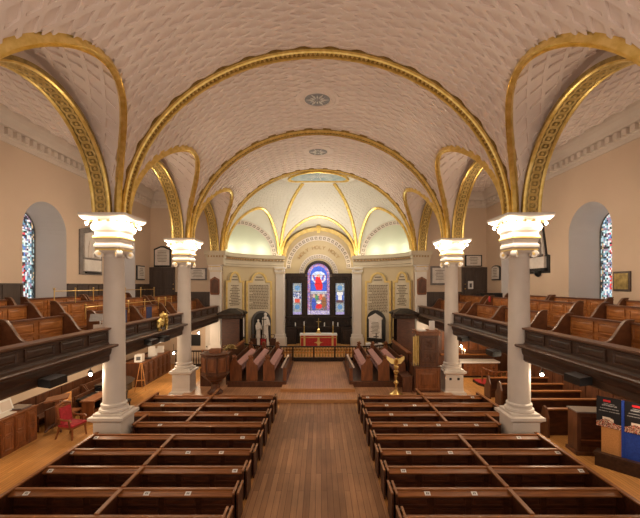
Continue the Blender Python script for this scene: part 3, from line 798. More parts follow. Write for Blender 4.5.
def cen(x, z):
    rnd = random.random; e = abs(x)
    zz = z-6.72
    rr = sqrt(x*x+zz*zz) if zz > 0 else e
    jit = random.uniform(.75, 1.2)
    def c(r, g, b): return (r*jit, g*jit, b*jit)
    if z < 3.62: return c(.42, .38, .72) if random.random() < .6 else c(.75, .7, .85)
    if rr > .70: return c(*random.choice([(.30, .20, .55), (.55, .14, .24), (.16, .16, .55), (.62, .48, .62)]))
    if z > 5.25:
        # risen figure in red on blue with light halo
        fx, fz = (x)/.30, (z-5.95)/.55
        if (x**2)/.02+((z-6.62)**2)/.02 < 1: return c(.75, .5, .36)
        if abs(x+(z-5.95)*.10) < .36-.16*abs(z-5.8)/.6 and 5.38 < z < 6.5: return c(.80, .02, .03)
        if abs(abs(x)-.36) < .09 and abs(z-6.35-(abs(x)-.3)*1.2) < .16: return c(.08, .12, .55)
        if abs(abs(x)-.34-(z-6.2)*.3) < .07 and 6.15 < z < 6.6: return c(.72, .06, .06)
        if ((x)/.62)**2+((z-6.45)/.55)**2 < 1: return c(.45, .58, .88) if random.random() < .6 else c(.85, .88, .95)
        return c(.05, .13, .70)
    if z > 5.05: return c(.6, .68, .85)
    cells = [(-.42, 4.15, .2, .55, (.06, .12, .6)), (.02, 3.95, .30, .22, (.78, .04, .05)), (.45, 4.3, .2, .5, (.30, .14, .06)), (.0, 4.32, .22, .14, (.85, .82, .85)),
             (-.18, 4.72, .13, .25, (.08, .3, .14)), (.2, 4.75, .14, .26, (.7, .16, .1)), (-.4, 4.85, .12, .16, (.7, .5, .38)), (.42, 4.88, .11, .14, (.72, .52, .4)), (.0, 4.95, .12, .1, (.7, .5, .4))]
    for a, b, p, q, col in cells:
        if ((x-a)/p)**2+((z-b)/q)**2 < 1: return c(*col)
    return c(*random.choice([(.12, .12, .3), (.3, .12, .08), (.1, .2, .2), (.4, .3, .45)]))
g = T('window_7', '', '', (0, 32.05, 0)); del g['label']; del g['category']; g['kind'] = 'structure'
p = grid_picture('window_pane', -.95, .95, 3.25, 7.68, 38, 88, lambda x, z: z < 6.72 or x*x+(z-6.72)**2 < .95**2, cen, 'apseglass', g); p['kind'] = 'structure'
m = MB()
for z in (3.62, 4.4, 5.15, 5.9, 6.65): m.box(-.95, .95, -.02, .02, z-.012, z+.012)
P('window_frame', m.box(-.72, -.70, -.02, .02, 3.25, 6.7).box(.70, .72, -.02, .02, 3.25, 6.7), 'black', g, smooth=0, kind='structure')
for sg, nn in ((-1, 8), (1, 9)):
    def sd(x, z, sg=sg):
        jit = random.uniform(.7, 1.25); e = abs(x)
        def c(r, g, b): return (r*jit, g*jit, b*jit)
        if z < 3.45: return c(.42, .38, .72)
        if e > .30: return c(*random.choice([(.22, .30, .5), (.4, .5, .6), (.1, .14, .3)]))
        if 4.25 < z < 5.2:
            if sg < 0:
                if z < 4.62: return c(.75, .10, .06) if e < .22 else c(.7, .65, .65)
                return c(*random.choice([(.85, .85, .9), (.2, .3, .6), (.08, .1, .25)]))
            if z < 4.5: return c(.12, .06, .08)
            return c(.85, .88, .95) if e < .14+.12*(z > 4.9) else c(.08, .16, .6)
        if (x*x+(z-(3.9 if z < 4.25 else 5.55))**2) < .05: return c(.12, .30, .6)
        return c(*random.choice([(.35, .42, .46), (.5, .55, .55), (.25, .3, .36)]))
    g = T('window_%d' % nn, '', '', (sg*1.845, 32.05, 0)); del g['label']; del g['category']; g['kind'] = 'structure'
    p = grid_picture('window_pane', -.375, .375, 3.25, 5.95, 14, 50, lambda x, z: True, sd, 'apseglass', g); p['kind'] = 'structure'
    P('window_frame', MB().box(-.375, .375, -.02, .02, 4.22, 4.25).box(-.375, .375, -.02, .02, 5.2, 5.23), 'black', g, smooth=0, kind='structure')
# altar and what stands on it
t = T('altar', 'altar with red frontal, gold bands and a white linen top', 'altar', (0, 30.1, .76))
P('body', MB().box(-1.42, 1.42, -.35, .5, 0, 1.05), 'wood', t, smooth=0)
fr = P('frontal', MB().box(-1.47, 1.47, -.42, -.36, .02, 1.06), 'red', t, smooth=0, label='red silk frontal')
m = MB().box(-1.2, -1.05, -.435, -.42, .02, 1.0).box(1.05, 1.2, -.435, -.42, .02, 1.0).box(-.08, .08, -.435, -.42, .02, .82).box(-1.47, 1.47, -.435, -.42, .80, .86).box(-1.47, -1.42, -.435, -.42, .02, 1.0).box(1.42, 1.47, -.435, -.42, .02, 1.0).box(-1.47, 1.47, -.435, -.42, .0, .05)
P('orphrey', m, 'palegold', fr, smooth=0, label='gold embroidered bands')
m = MB().prism([(-.36, .43), (-.14, .49), (-.06, .68), (.06, .68), (.14, .49), (.36, .43), (.14, .37), (.06, .18), (-.06, .18), (-.14, .37)], 'xz', -.45, -.436)
P('cross_emblem', m, 'palegold', fr, smooth=0, label='gold cross emblem')
P('altar_linen', MB().box(-1.5, 1.5, -.44, .5, 1.05, 1.1).box(-1.5, 1.5, -.45, -.437, .98, 1.08), 'linen', t, smooth=0)
for x, nm in ((-1.18, 'left'), (1.18, 'right')):
    t = T('candlestick', 'tall brass candlestick at the %s end of the altar' % nm, 'candlestick', (x, 30.25, 1.86), group='altar candlesticks')
    P('stand', MB().lathe([(.12, 0), (.11, .03), (.04, .08), (.03, .4), (.05, .45), (.03, .5), (.06, .62)], 10), 'brass', t); P('candle', MB().lathe([(.035, .62), (.035, .95), (.005, .97)], 8), 'linen', t)
t = T('altar_cross', 'brass standing cross on the middle of the altar', 'cross', (0, 30.35, 1.86))
P('foot', MB().square([(.2, 0), (.2, .06), (.1, .1), (.1, .3), (.05, .35)]), 'brass', t); P('cross', MB().box(-.03, .03, -.02, .02, .35, 1.2).box(-.2, .2, -.02, .02, .90, .96), 'oldgold', t, smooth=0)
for i, (x, nm) in enumerate(((-2.0, 'left'), (-1.9, 'left inner'), (.5, 'middle right'), (1.65, 'right'))):
    if i == 1: continue
    tag(P('altar_candle', MB().lathe([(.05, 2.25), (.05, 2.55), (.01, 2.6)], 8, (x, 31.75)), 'linen'), 'small white candle standing on the reredos shelf, %s' % nm, 'candle', 'small candles on the reredos')
# cove lights over the apse entablature
for sg in (-1, 1):
    for th in (42, 56, 70):
        p = wallpt(sg*radians(th), 8.6, .62); light('cove', p, COVE_W, (.96, 1, .80), .1)
    p = wallpt(sg*radians(27), 8.5, .5); light('cove', p, COVE_W*.7, (1, .86, .5), .1)
    light('cove', (sg*2.75, 31.6, 7.6), COVE_W*.35, (1, .86, .55), .1)
light('dome_fill_light', (0, 28.6, 9.2), 195, (1, .93, .78), .25)  # added fill light that brightens the dome, no fitting belongs to it
# ================================================================= GALLERIES
for sx in (-1, 1):
    s = SIDE[sx]
    S('floor_gallery_'+s, MB().box(min(sx*7.35, sx*12.35), max(sx*7.35, sx*12.35), Y0, 27.1, 3.14, 3.34).box(min(sx*9.4, sx*12.3), max(sx*9.4, sx*12.3), Y0, 27.1, 3.34, 3.62).box(min(sx*10.8, sx*12.3), max(sx*10.8, sx*12.3), Y0, 27.1, 3.62, 4.0), 'dirty', smooth=0)
    for (ya, yb, wh) in ((Y0+.5, 12.85, 'nearest'), (13.55, 19.65, 'middle'), (20.35, 26.5, 'farthest')):
        t = T('gallery_parapet', '%s panelled dark wood gallery front on the %s, between the columns' % (wh, s) if wh != 'nearest' else 'nearest panelled dark wood gallery front on the %s, running out of view' % s, 'gallery front', (0, 0, 0), group='gallery fronts')
        # cross section: outward offset from X=7.3 toward nave, z
        body = [(0, 3.14), (.04, 3.14), (.10, 3.2), (.10, 3.36), (.14, 3.42), (.17, 3.56), (.16, 3.62), (.16, 3.66), (.14, 3.70), (.06, 3.82), (.06, 4.24), (-.10, 4.24), (-.10, 3.14)]
        P('fascia', MB().prism([(sx*(7.28-a), z) for a, z in body], 'xz', ya, yb), 'dark', t, smooth=0)
        led = [(.10, 3.58), (.22, 3.62), (.34, 3.66), (.36, 3.71), (.33, 3.74), (.14, 3.76), (.10, 3.70)]
        P('ledge', MB().prism([(sx*(7.28-a), z) for a, z in led], 'xz', ya-.1, yb+.1), 'ledgewood', t, smooth=0)
        cap = [(-.14, 4.24), (.10, 4.24), (.15, 4.28), (.15, 4.32), (-.14, 4.34)]
        P('handrail', MB().prism([(sx*(7.28-a), z) for a, z in cap], 'xz', ya-.05, yb+.05), 'rail', t, smooth=0)
        L = yb-ya; k = max(1, round(L/1.2)); w = L/k
        for i in range(k):
            y0, y1 = ya+i*w+.10, ya+(i+1)*w-.10
            x0 = sx*(7.28-.06); x1 = sx*(7.28-.09)
            rings = []
            for d, o in ((0, 0), (0, .035), (.05, .035), (.07, .01), (.13, .025), ):
                X = sx*(7.28-.06-o); rings.append([(X, y0+d, 3.88+d*.8), (X, y1-d, 3.88+d*.8), (X, y1-d, 4.2-d*.8), (X, y0+d, 4.2-d*.8)])
            P('panel', MB().loft(rings), 'dark', t, smooth=0)
# floodlights fixed under the fronts
fl = None
for (x, y, sx, lb) in ((54, 380, -1, 'pale topped floodlight hanging low on the nearest left gallery front'), (151, 341, -1, 'black floodlight on the middle left gallery front, nearer one'), (163, 338, -1, 'black floodlight on the middle left gallery front beside the far column'), (580, 378, 1, 'pale topped floodlight hanging low on the nearest right gallery front'),
                       (463, 338, 1, 'floodlight on the middle right gallery front beside the far column'), (494, 352, 1, 'floodlight on the middle right gallery front, nearer one')):
    d = 6.95*F/abs((x-VX)+CX*F/14)  # depth at which this pixel meets X=6.95
    p = px(x, y, d)
    if fl is None:
        fl = T('floodlight', lb, 'floodlight'); P('housing', MB().prism([(-.16, -.10), (.16, -.14), (.16, .06), (-.16, .10)], 'xz', -.32, .32), 'black', fl, smooth=0)
        P('lens', MB().quad((-.15, -.29, .103), (.15, -.29, .065), (.15, .29, .065), (-.15, .29, .103)), 'steel', fl, smooth=0); P('bracket', MB().box(-.3, -.14, -.04, .04, -.04, .04), 'black', fl, smooth=0); o = fl
    else: o = dup(fl, (0, 0, 0), 0, lb)
    o.location = (sx*6.93, p.y, p.z); o.rotation_euler = (0, 0, 0 if sx < 0 else pi); o['group'] = 'gallery floodlights'
# gallery pews
def gpew(sx, X, ya, yb, zt, zb, s0, s1, lbl, end=.75):
    t = T('gallery_pew', lbl, 'gallery pew', (0, 0, 0), group='gallery pews')
    x = sx*X
    P('back_panel', MB().box(min(x, x+sx*.07), max(x, x+sx*.07), ya, yb, zb, zt), 'gpew', t, smooth=0)
    P('cap_rail', MB().box(min(x-sx*.05, x+sx*.11), max(x-sx*.05, x+sx*.11), ya-.02, yb+.02, zt, zt+.05), 'gpewdark', t, smooth=0)
    k = max(1, round((yb-ya)/1.05)); w = (yb-ya)/k
    m = MB()
    for i in range(k):
        for z0, z1 in ((zt-.42, zt-.06), (zt-.86, zt-.50)):
            if z0 < zb: continue
            y0, y1 = ya+i*w+.09, ya+(i+1)*w-.09
            m.loft([[(x-sx*o, y0+d, z0+d), (x-sx*o, y1-d, z0+d), (x-sx*o, y1-d, z1-d), (x-sx*o, y0+d, z1-d)] for d, o in ((0, 0), (0, .03), (.035, .03), (.045, .008), (.10, .02))])
    P('raised_panels', m, 'gpew', t, smooth=0)
    P('seat', MB().box(min(x-sx*.42, x), max(x-sx*.42, x), ya+.05, yb-.05, zb+.35, zb+.41), 'gpewdark', t, smooth=0)
    for y, on in ((ya, s0), (yb, s1)):
        if not on: continue
        n = 14; top = []
        for i in range(n+1):
            u = i/n; k_ = (1-cos(pi*min(1, max(0, (u-.08)/.84))))/2
            top.append((x-sx*end*u, zt+.10-(zt+.10-(zt-.52))*k_))
        pts = [(x+sx*.08, zb), (x-sx*end, zb)]+top[::-1]+[(x+sx*.08, zt+.10)]
        P('scrolled_end', MB().prism(pts, 'xz', y-.035, y+.035), 'gpewdark', t, smooth=0)
        P('end_cap', MB().loft([[(a, y-.05, z), (a, y+.05, z), (a, y+.05, z+.035), (a, y-.05, z+.035)] for a, z in [(x+sx*.09, zt+.10)]+top]), 'rail', t, smooth=0)
    return t
for sx in (-1, 1):
    s = SIDE[sx]
    for i, (ya, yb) in enumerate(((5, 10.35), (10.42, 12.85), (14.3, 17.4), (17.46, 20.45), (21.5, 26.6))):
        w = ['front row gallery pew running out of view', 'short front row gallery pew behind the nearest front', 'front row gallery pew just beyond the near column', 'front row gallery pew before the far column', 'front row gallery pew beyond the far column'][i]
        gpew(sx, 8.8, ya, yb, 4.70, 3.34, i > 1, 1, w+', %s gallery' % s)
    for i, (ya, yb) in enumerate(((5, 9.3), (9.36, 13.05), (14.3, 18.0), (18.06, 21.6), (22.3, 26.7))):
        w = ['second row gallery pew running out of view', 'second row gallery pew level with the near column', 'second row gallery pew under the deep window', 'second row gallery pew farther along', 'second row gallery pew next to the end wall'][i]
        gpew(sx, 10.2, ya, yb, 5.06, 3.62, i > 1, 1, w+', %s gallery' % s)
    for i, (ya, yb) in enumerate(((8.2, 13.6), (14.3, 17.8), (18.0, 22.0))):
        w = ['nearest back row pew against the wall', 'back row pew below the window', 'back row pew toward the end door'][i]
        gpew(sx, 11.35, ya, yb, 5.22 if sx < 0 else 5.2, 4.0, i > 0, 1, w+', %s gallery' % s, .6)
# brass rails in the left gallery
def brass_rail(X, ya, yb, z0, z1, k, lbl):
    t = T('brass_rail', lbl, 'railing', (0, 0, 0), group='brass gallery rails')
    for i in range(k+1):
        y = ya+(yb-ya)*i/k
        P('post', MB().tube([(X, y, z0), (X, y, z1)], .022, 6).ball((X, y, z1+.03), .045, 8), 'brass', t)
    P('bar', MB().tube([(X, ya, z1-.06), (X, yb, z1-.06)], .018, 6), 'brass', t)
brass_rail(-10.15, 14.3, 18.0, 5.06, 5.62, 3, 'brass rail on the second row pew before the near left column')
brass_rail(-8.75, 14.0, 20.3, 4.5, 5.02, 4, 'long low brass rail along the middle left gallery')
brass_rail(-10.15, 19.5, 22.9, 5.06, 5.60, 2, 'brass rail in front of the left end wall door')
brass_rail(-8.8, 20.5, 22.2, 4.6, 5.05, 2, 'short brass rail beside the far left column')
# crest on the left gallery front
t = T('carved_crest', 'gilded carved coat of arms with lion and unicorn on the left gallery front', 'coat of arms', (-7.1, 16.85, 3.72), pi/2)
P('shield', MB().loft([[(x*k, y, .40+z*k) for x, z in ((0, -.24), (.16, -.12), (.19, .14), (.1, .2), (0, .17), (-.1, .2), (-.19, .14), (-.16, -.12))] for k, y in ((1, 0), (1, -.06), (.6, -.11))]), 'gold', t)
P('crown', MB().lathe([(.14, .60), (.15, .66), (.17, .74), (.09, .80), (.03, .82), (.03, .88)], 12, (0, -.08)), 'gold', t)
for sg in (-1, 1):
    m = MB(); m.tube([(sg*.36, -.05, .0), (sg*.42, -.06, .2), (sg*.36, -.08, .42), (sg*.30, -.1, .58)], [.05, .075, .095, .07])
    m.ball((sg*.27, -.11, .68), .085, 10); m.tube([(sg*.33, -.1, .5), (sg*.22, -.15, .46), (sg*.17, -.14, .5)], [.04, .035, .03]); m.tube([(sg*.36, -.1, .36), (sg*.25, -.14, .3), (sg*.18, -.13, .34)], [.04, .035, .03])
    m.tube([(sg*.42, -.06, .15), (sg*.30, -.1, .06), (sg*.26, -.1, -.04)], [.06, .045, .04]); m.tube([(sg*.44, -.03, .2), (sg*.52, -.03, .38), (sg*.47, -.03, .52)], .025)
    if sg > 0: m.tube([(.24, -.13, .74), (.2, -.16, .9)], [.018, .004])
    P('supporter', m, 'gold', t)
P('scroll', MB().box(-.38, .38, -.1, -.02, -.06, .04), 'oldgold', t, smooth=0)
# things in the galleries
for i, (x, y, lb) in enumerate(((130, 313, 'blue padded chair behind the left gallery rail, nearer of two'), (143, 312, 'blue padded chair behind the left gallery rail, farther of two'))):
    d = 15.9+2.4*i; p = px(x, y, d)
    t = T('gallery_chair', lb, 'chair', (-8.1, d, 3.34), pi/2, 'blue gallery chairs')
    P('seat', MB().box(-.23, .23, -.23, .23, .42, .5), 'bluechair', t, smooth=0); P('backrest', MB().box(-.23, .23, .2, .27, .55, 1.38), 'bluechair', t, smooth=0)
    for a in (-.2, .2):
        for b in (-.2, .22): P('leg', MB().tube([(a, b, 0), (a, b, .45)], .018, 6), 'steel', t)
t = T('folding_stand', 'grey folding music stand with papers behind the near left column', 'music stand', (-8.05, 13.75, 3.34), .5)
P('desk', MB().quad((-.35, 0, 1.12), (.35, 0, 1.12), (.32, .2, 1.38), (-.32, .2, 1.38)), 'grey', t, smooth=0); P('pole', MB().tube([(0, .05, 0), (0, .05, 1.15)], .02), 'paper', t)
P('papers', MB().box(-.22, .18, -.05, -.02, .72, 1.0), 'cornice', t, smooth=0)
t = T('fire_extinguisher', 'small red fire extinguisher on the right gallery pew end', 'fire extinguisher', (9.7, 20.9, 4.85)); t.scale = (.75, .75, .75)
P('cylinder', MB().lathe([(.07, 0), (.075, .02), (.075, .34), (.05, .4), (.02, .42)], 12), 'red', t); P('valve', MB().box(-.03, .03, -.02, .02, .42, .5).tube([(.02, 0, .45), (.11, 0, .4), (.1, 0, .2)], .012), 'black', t)
# end wall doors, pictures and tablets
for sg, s in ((-1, 'left'), (1, 'right')):
    X0, X1 = (-12.25, -10.62) if sg < 0 else (10.62, 12.3)
    t = T('door_%d' % (1 if sg < 0 else 2), '', ''); del t['label']; del t['category']; t['kind'] = 'structure'
    P('leaf', MB().box(X0, X1, YE-.14, YE-.05, 3.7, 7.0), 'wood' if 0 else 'dado', t, smooth=0, kind='structure')
    P('frame', MB().box(X0-.1, X0, YE-.17, YE, 3.7, 7.1).box(X1, X1+.1 if sg < 0 else X1+.04, YE-.17, YE, 3.7, 7.1).box(X0-.1, X1+.1 if sg < 0 else X1+.04, YE-.17, YE, 7.0, 7.1), 'dado', t, smooth=0, kind='structure')
    m = MB()
    for a in (.08, .54):
        for z0, z1 in ((4.6, 5.5), (5.6, 6.85)):
            xa = X0+(X1-X0)*a; xb = xa+(X1-X0)*.38
            m.loft([[(xa+d, YE-.14-o, z0+d), (xb-d, YE-.14-o, z0+d), (xb-d, YE-.14-o, z1-d), (xa+d, YE-.14-o, z1-d)] for d, o in ((0, 0), (0, .03), (.05, .03), (.06, .008), (.16, .02))])
    P('door_panels', m, 'dado', t, smooth=0, kind='structure')
    h = px(173.5 if sg < 0 else 465.5, 289, YE-.2); P('handle', MB().ball((h.x, YE-.2, h.z), .06, 8).ball((h.x, YE-.2, h.z+.35), .045, 8), 'brass', t, kind='structure')
p = px(471, 285, YE-.2)
t = T('door_notice', 'white paper notice with dark picture taped to the right end wall door', 'notice', (p.x, YE-.19, p.z)); P('sheet', MB().box(-.19, .19, -.01, 0, -.29, .29), 'paper', t, smooth=0); P('print', MB().box(-.08, .08, -.014, -.01, -.18, .12), 'slate', t, smooth=0)
def frame_end(x0, x1, y0, y1, lbl, style, ylo=YE):
    a, b = px(x0, y1, YE-.1), px(x1, y0, YE-.1); w, h = (b.x-a.x)/2, (b.z-a.z)/2
    t = T('memorial_tablet', lbl, 'memorial tablet', ((a.x+b.x)/2, YE, (a.z+b.z)/2), 0, 'end wall memorials')
    fill_tablet(t, w, h, style)
def fill_tablet(t, w, h, style):
    if style == 'gable': out = [(-w, -h), (w, -h), (w, h*.72), (w*.2, h), (-w*.2, h), (-w, h*.72)]
    elif style == 'arch': out = [(-w, -h), (w, -h), (w, h*.55)]+[(w*cos(pi*i/10), h*.55+h*.45*sin(pi*i/10)) for i in range(1, 10)]+[(-w, h*.55)]
    else: out = [(-w, -h), (w, -h), (w, h), (-w, h)]
    P('surround', MB().prism(out, 'xz', -.09, -.0), 'grey' if style == 'grey' else 'black', t, smooth=0)
    k = .84 if style != 'grey' else .8
    inn = [(x*k, z*k) for x, z in out]
    P('slab', MB().prism(inn, 'xz', -.13, -.09), 'marble', t, smooth=0)
    m = MB(); r = random.Random(t['label'])
    z = h*.5
    while z > -h*.6:
        ww = w*.6*r.uniform(.6, 1); m.box(-ww, ww, -.135, -.13, z, z+.035); z -= .11
    P('lettering', m, 'ink', t, smooth=0)
frame_end(154, 171, 246, 267, 'black gabled memorial with white slab above the left end wall door', 'gable')
frame_end(189, 207, 268, 280, 'grey stone memorial on the end wall behind the far left column', 'grey')
frame_end(431, 449, 266, 285, 'grey bordered memorial on the end wall behind the far right column', 'grey')
frame_end(465.5, 482.5, 255, 266.5, 'black framed oblong memorial above the right end wall door', 'plain')
def side_tablet(sx, yc, w, zc_, h, lbl, style):
    t = T('memorial_tablet', lbl, 'memorial tablet', (sx*XW, yc, zc_), -sx*pi/2, 'side wall memorials'); return t
def yat(x, sx): return XW*F/abs(x-VX+ (CX*F/20)*1)
y = (yat(139, -1)+yat(147.5, -1))/2
t = side_tablet(-1, 25.6, .55, 6.65, .6, 'small black framed notice on the left wall next to the corner', 'plain'); fill_tablet(t, .55, .5, 'plain')
t = side_tablet(1, 25.6, .55, 6.65, .6, 'small arched black memorial on the right wall next to the corner', 'arch'); fill_tablet(t, .6, .52, 'arch')
# left relief memorial
t = side_tablet(-1, 20.1, .9, 0, 0, 'grey stone wall memorial with white relief and inscription, behind the near left capital', 'x'); t.location.z = 0
P('slab', MB().prism([(-.98, 6.35), (.95, 6.35), (.95, 8.55), (0, 8.95), (-.98, 8.7)], 'xz', -.08, 0), 'grey', t, smooth=0)
P('relief_panel', MB().prism([(-.7, 7.25), (.72, 7.25), (.72, 8.4), (-.1, 8.65), (-.7, 8.5)], 'xz', -.16, -.08), 'marble', t, smooth=0)
m = MB()
for x, h in ((-.3, .9), (.25, 1.1)): m.loft([[(x+.15*r*cos(2*pi*i/10), -.18+.07*r*sin(2*pi*i/10), 7.28+h*z) for i in range(10)] for r, z in ((1.2, 0), (1, .4), (1.1, .65), (.5, .75), (.6, .88), (.2, 1))])
P('relief_figures', m, 'cornice', t)
P('inscription', MB().box(-.75, .75, -.16, -.08, 6.55, 7.15), 'marble', t, smooth=0); P('shelf', MB().box(-.6, .6, -.2, -.08, 6.42, 6.5), 'black', t, smooth=0)
# right obelisk memorial
t = side_tablet(1, 20.6, .9, 0, 0, 'tall obelisk-shaped white relief memorial on black backing, right wall', 'x'); t.location.z = 0
P('backing', MB().prism([(-1.0, 6.45), (.95, 6.45), (.95, 7.4), (.72, 7.45), (.38, 9.15), (-.38, 9.15), (-.82, 7.45), (-1.0, 7.4)], 'xz', -.06, 0), 'black', t, smooth=0)
P('obelisk', MB().prism([(-.62, 7.4), (.62, 7.4), (.30, 9.0), (-.30, 9.0)], 'xz', -.14, -.06), 'marble', t, smooth=0)
m = MB()
for x, h in ((-.25, .75), (.25, 1.05)): m.loft([[(x+.14*r*cos(2*pi*i/10), -.16+.08*r*sin(2*pi*i/10), 7.42+h*z) for i in range(10)] for r, z in ((1.4, 0), (1, .35), (1.1, .65), (.5, .75), (.6, .88), (.2, 1))])
m.box(-.55, .55, -.22, -.14, 7.38, 7.5)
P('relief_figures', m, 'grey', t)
P('inscription', MB().box(-.72, .72, -.2, -.06, 6.72, 7.34), 'marble', t, smooth=0)
P('bracket', MB().box(-.8, .8, -.22, -.04, 6.58, 6.72).lathe([(.05, 6.25), (.16, 6.35), (.2, 6.5), (.2, 6.58)], 12, (0, -.1)), 'black', t)
# brass plaque near right edge
t = side_tablet(1, 14.95, .4, 5.95, .4, 'square brass plaque in a dark frame at the right edge of the wall', 'x')
P('plaque_frame', MB().box(-.42, .42, -.06, 0, -.40, .40), 'dado', t, smooth=0); P('plaque', MB().box(-.34, .34, -.075, -.06, -.32, .32), 'oldgold', t, smooth=0)
# ================================================================= NAVE BOX PEWS
YP = [16.75-1.095*k for k in range(9)]
CARDS = {-1: {0: [260], 1: [162.5], 2: [236.5], 3: [160], 4: [242.7, 96], 5: [188, 221.4, 71], 6: [235, 50], 7: [188, 26, 146.6], 8: [208]},
         1: {0: [368, 473], 1: [387, 415], 2: [391.7], 3: [406, 439, 477], 4: [519.6], 5: [409, 451, 558.4], 6: [404, 582], 7: [428, 475], 8: [630]}}
ORD = ['front', 'second', 'third', 'fourth', 'fifth', 'sixth', 'seventh', 'eighth', 'ninth']
IN, DIV = 1.93, 4.74
for sx in (-1, 1):
    for k, y in enumerate(YP):
        OUT = 7.42 if not (k == 3) else 6.55
        if k == 3: OUT = 6.55
        t = T('box_pew', '%s box pew from the chancel in the %s block%s' % (ORD[k], SIDE[sx], ', its end beside the column plinth' if k == 3 else ''), 'box pew', (0, y, 0), group='nave box pews')
        def bx(m, a, b, y0, y1, z0, z1): return m.box(min(sx*a, sx*b), max(sx*a, sx*b), y0, y1, z0, z1)
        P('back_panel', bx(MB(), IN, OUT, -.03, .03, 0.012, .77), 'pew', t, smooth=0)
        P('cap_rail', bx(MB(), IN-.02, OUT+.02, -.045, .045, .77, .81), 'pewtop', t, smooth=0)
        m = MB()
        m.prism([(-.05, .745), (-.05, .77), (-.185, .72), (-.185, .69)], 'yz', min(sx*(IN+.02), sx*OUT), max(sx*(IN+.02), sx*OUT)) if 1 else 0
        P('book_ledge', m, 'pewtop', t, smooth=0)
        m = MB(); W_ = OUT-IN; n = 6 if k != 3 else 5; w = W_/n
        for i in range(n):
            a, b = IN+i*w+.07, IN+(i+1)*w-.07
            for z0, z1 in ((.08, .34), (.40, .62)):
                m.loft([[(sx*(a+d), -.03-o, z0+d), (sx*(b-d), -.03-o, z0+d), (sx*(b-d), -.03-o, z1-d), (sx*(a+d), -.03-o, z1-d)] for d, o in ((0, 0), (0, .018), (.03, .018), (.04, .004), (.08, .012))])
        P('raised_panels', m, 'pewpanel', t, smooth=0)
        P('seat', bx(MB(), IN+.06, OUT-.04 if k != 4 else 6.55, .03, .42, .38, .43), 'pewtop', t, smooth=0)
        # aisle end and door
        e = P('end_panel', bx(MB(), IN, IN+.05, -.24, .36, .012, .79), 'pew', t, smooth=0)
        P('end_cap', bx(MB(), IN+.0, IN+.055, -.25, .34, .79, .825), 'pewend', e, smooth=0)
        d = P('door', bx(MB(), IN-.085, IN-.045, -.22, .34, .03, .79), 'pew', t, smooth=0)
        P('door_cap', bx(MB(), IN-.105, IN-.052, -.23, .36, .79, .825), 'pewend', d, smooth=0)
        P('hinge_post', bx(MB(), IN-.05, IN+.02, .27, .33, .012, .78), 'pew', t, smooth=0)
        if k != 4:
            dd = P('divider', bx(MB(), DIV-.025, DIV+.025, .03, .85, .012, .80), 'pew', t, smooth=0)
            P('divider_cap', bx(MB(), DIV-.05, DIV+.05, .05, 1.045, .80, .835), 'pewend', dd, smooth=0)
        if k != 4:
            oo = P('outer_end', bx(MB(), OUT-.03, OUT+.03, -.25, .84 if k else .5, .012, .79), 'pew', t, smooth=0)
        else: oo = P('outer_end', bx(MB(), OUT-.03, OUT+.03, -.25, .16, .012, .79), 'pew', t, smooth=0)
        P('outer_cap', bx(MB(), OUT-.05, OUT+.05, -.25, (.84 if k else .5) if k != 4 else .16, .79, .825), 'pewtop', oo, smooth=0)
        for j, cx in enumerate(CARDS[sx][k]):
            X = (cx-VX)/F*(y-.14)+CX
            mt = Matrix.Translation((X, -.118, .747)) @ Matrix.Rotation(atan2(.05, .135), 4, 'X')
            c = P('number_card', MB().box(-.07, .07, -.055, .055, .0, .006).xf(mt), 'paper', t, smooth=0, label='white number card on the ledge')
            P('card_mark', MB().box(-.03, -.008, -.025, .025, .006, .009).box(.008, .03, -.025, .025, .006, .009).xf(mt), 'slate', c, smooth=0)
# ================================================================= CHANCEL FURNITURE
# communion rail
t = T('communion_rail', 'dark wooden communion rail with turned balusters across the chancel', 'altar rail', (0, 0, 0))
pts = [(-6.3, 28.9), (-5.2, 27.6), (-4.0, 26.95), (-2.6, 26.75), (2.6, 26.75), (4.0, 26.95), (5.2, 27.6), (6.3, 28.9)]
def ribbon(m, w, z0, z1):
    R = []
    for i, (x, y) in enumerate(pts):
        a = pts[max(0, i-1)]; b = pts[min(len(pts)-1, i+1)]; d = Vector((b[0]-a[0], b[1]-a[1], 0)).normalized(); nn = Vector((-d.y, d.x, 0))*w
        R.append([(x-nn.x, y-nn.y, z0), (x+nn.x, y+nn.y, z0), (x+nn.x, y+nn.y, z1), (x-nn.x, y-nn.y, z1)])
    return m.loft(R)
P('handrail', ribbon(MB(), .09, 1.30, 1.38), 'ebony', t, smooth=0); P('base_rail', ribbon(MB(), .12, .30, .56), 'ebony', t, smooth=0)
acc = 0; nb = 0
for (a, b) in zip(pts, pts[1:]):
    L = sqrt((b[0]-a[0])**2+(b[1]-a[1])**2); k = round(L/.215)
    for i in range(k):
        u = (i+.5)/k; x, y = a[0]+(b[0]-a[0])*u, a[1]+(b[1]-a[1])*u
        if nb % 7 == 3: P('newel', MB().box(x-.06, x+.06, y-.06, y+.06, .5, 1.32), 'ebony', t, smooth=0)
        else: P('baluster', MB().lathe([(.03, .55), (.03, .62), (.042, .72), (.02, .9), (.042, 1.08), (.025, 1.2), (.03, 1.31)], 6, (x, y)), 'oldgold' if abs(x) < 1.9 else 'wood', t)
        nb += 1
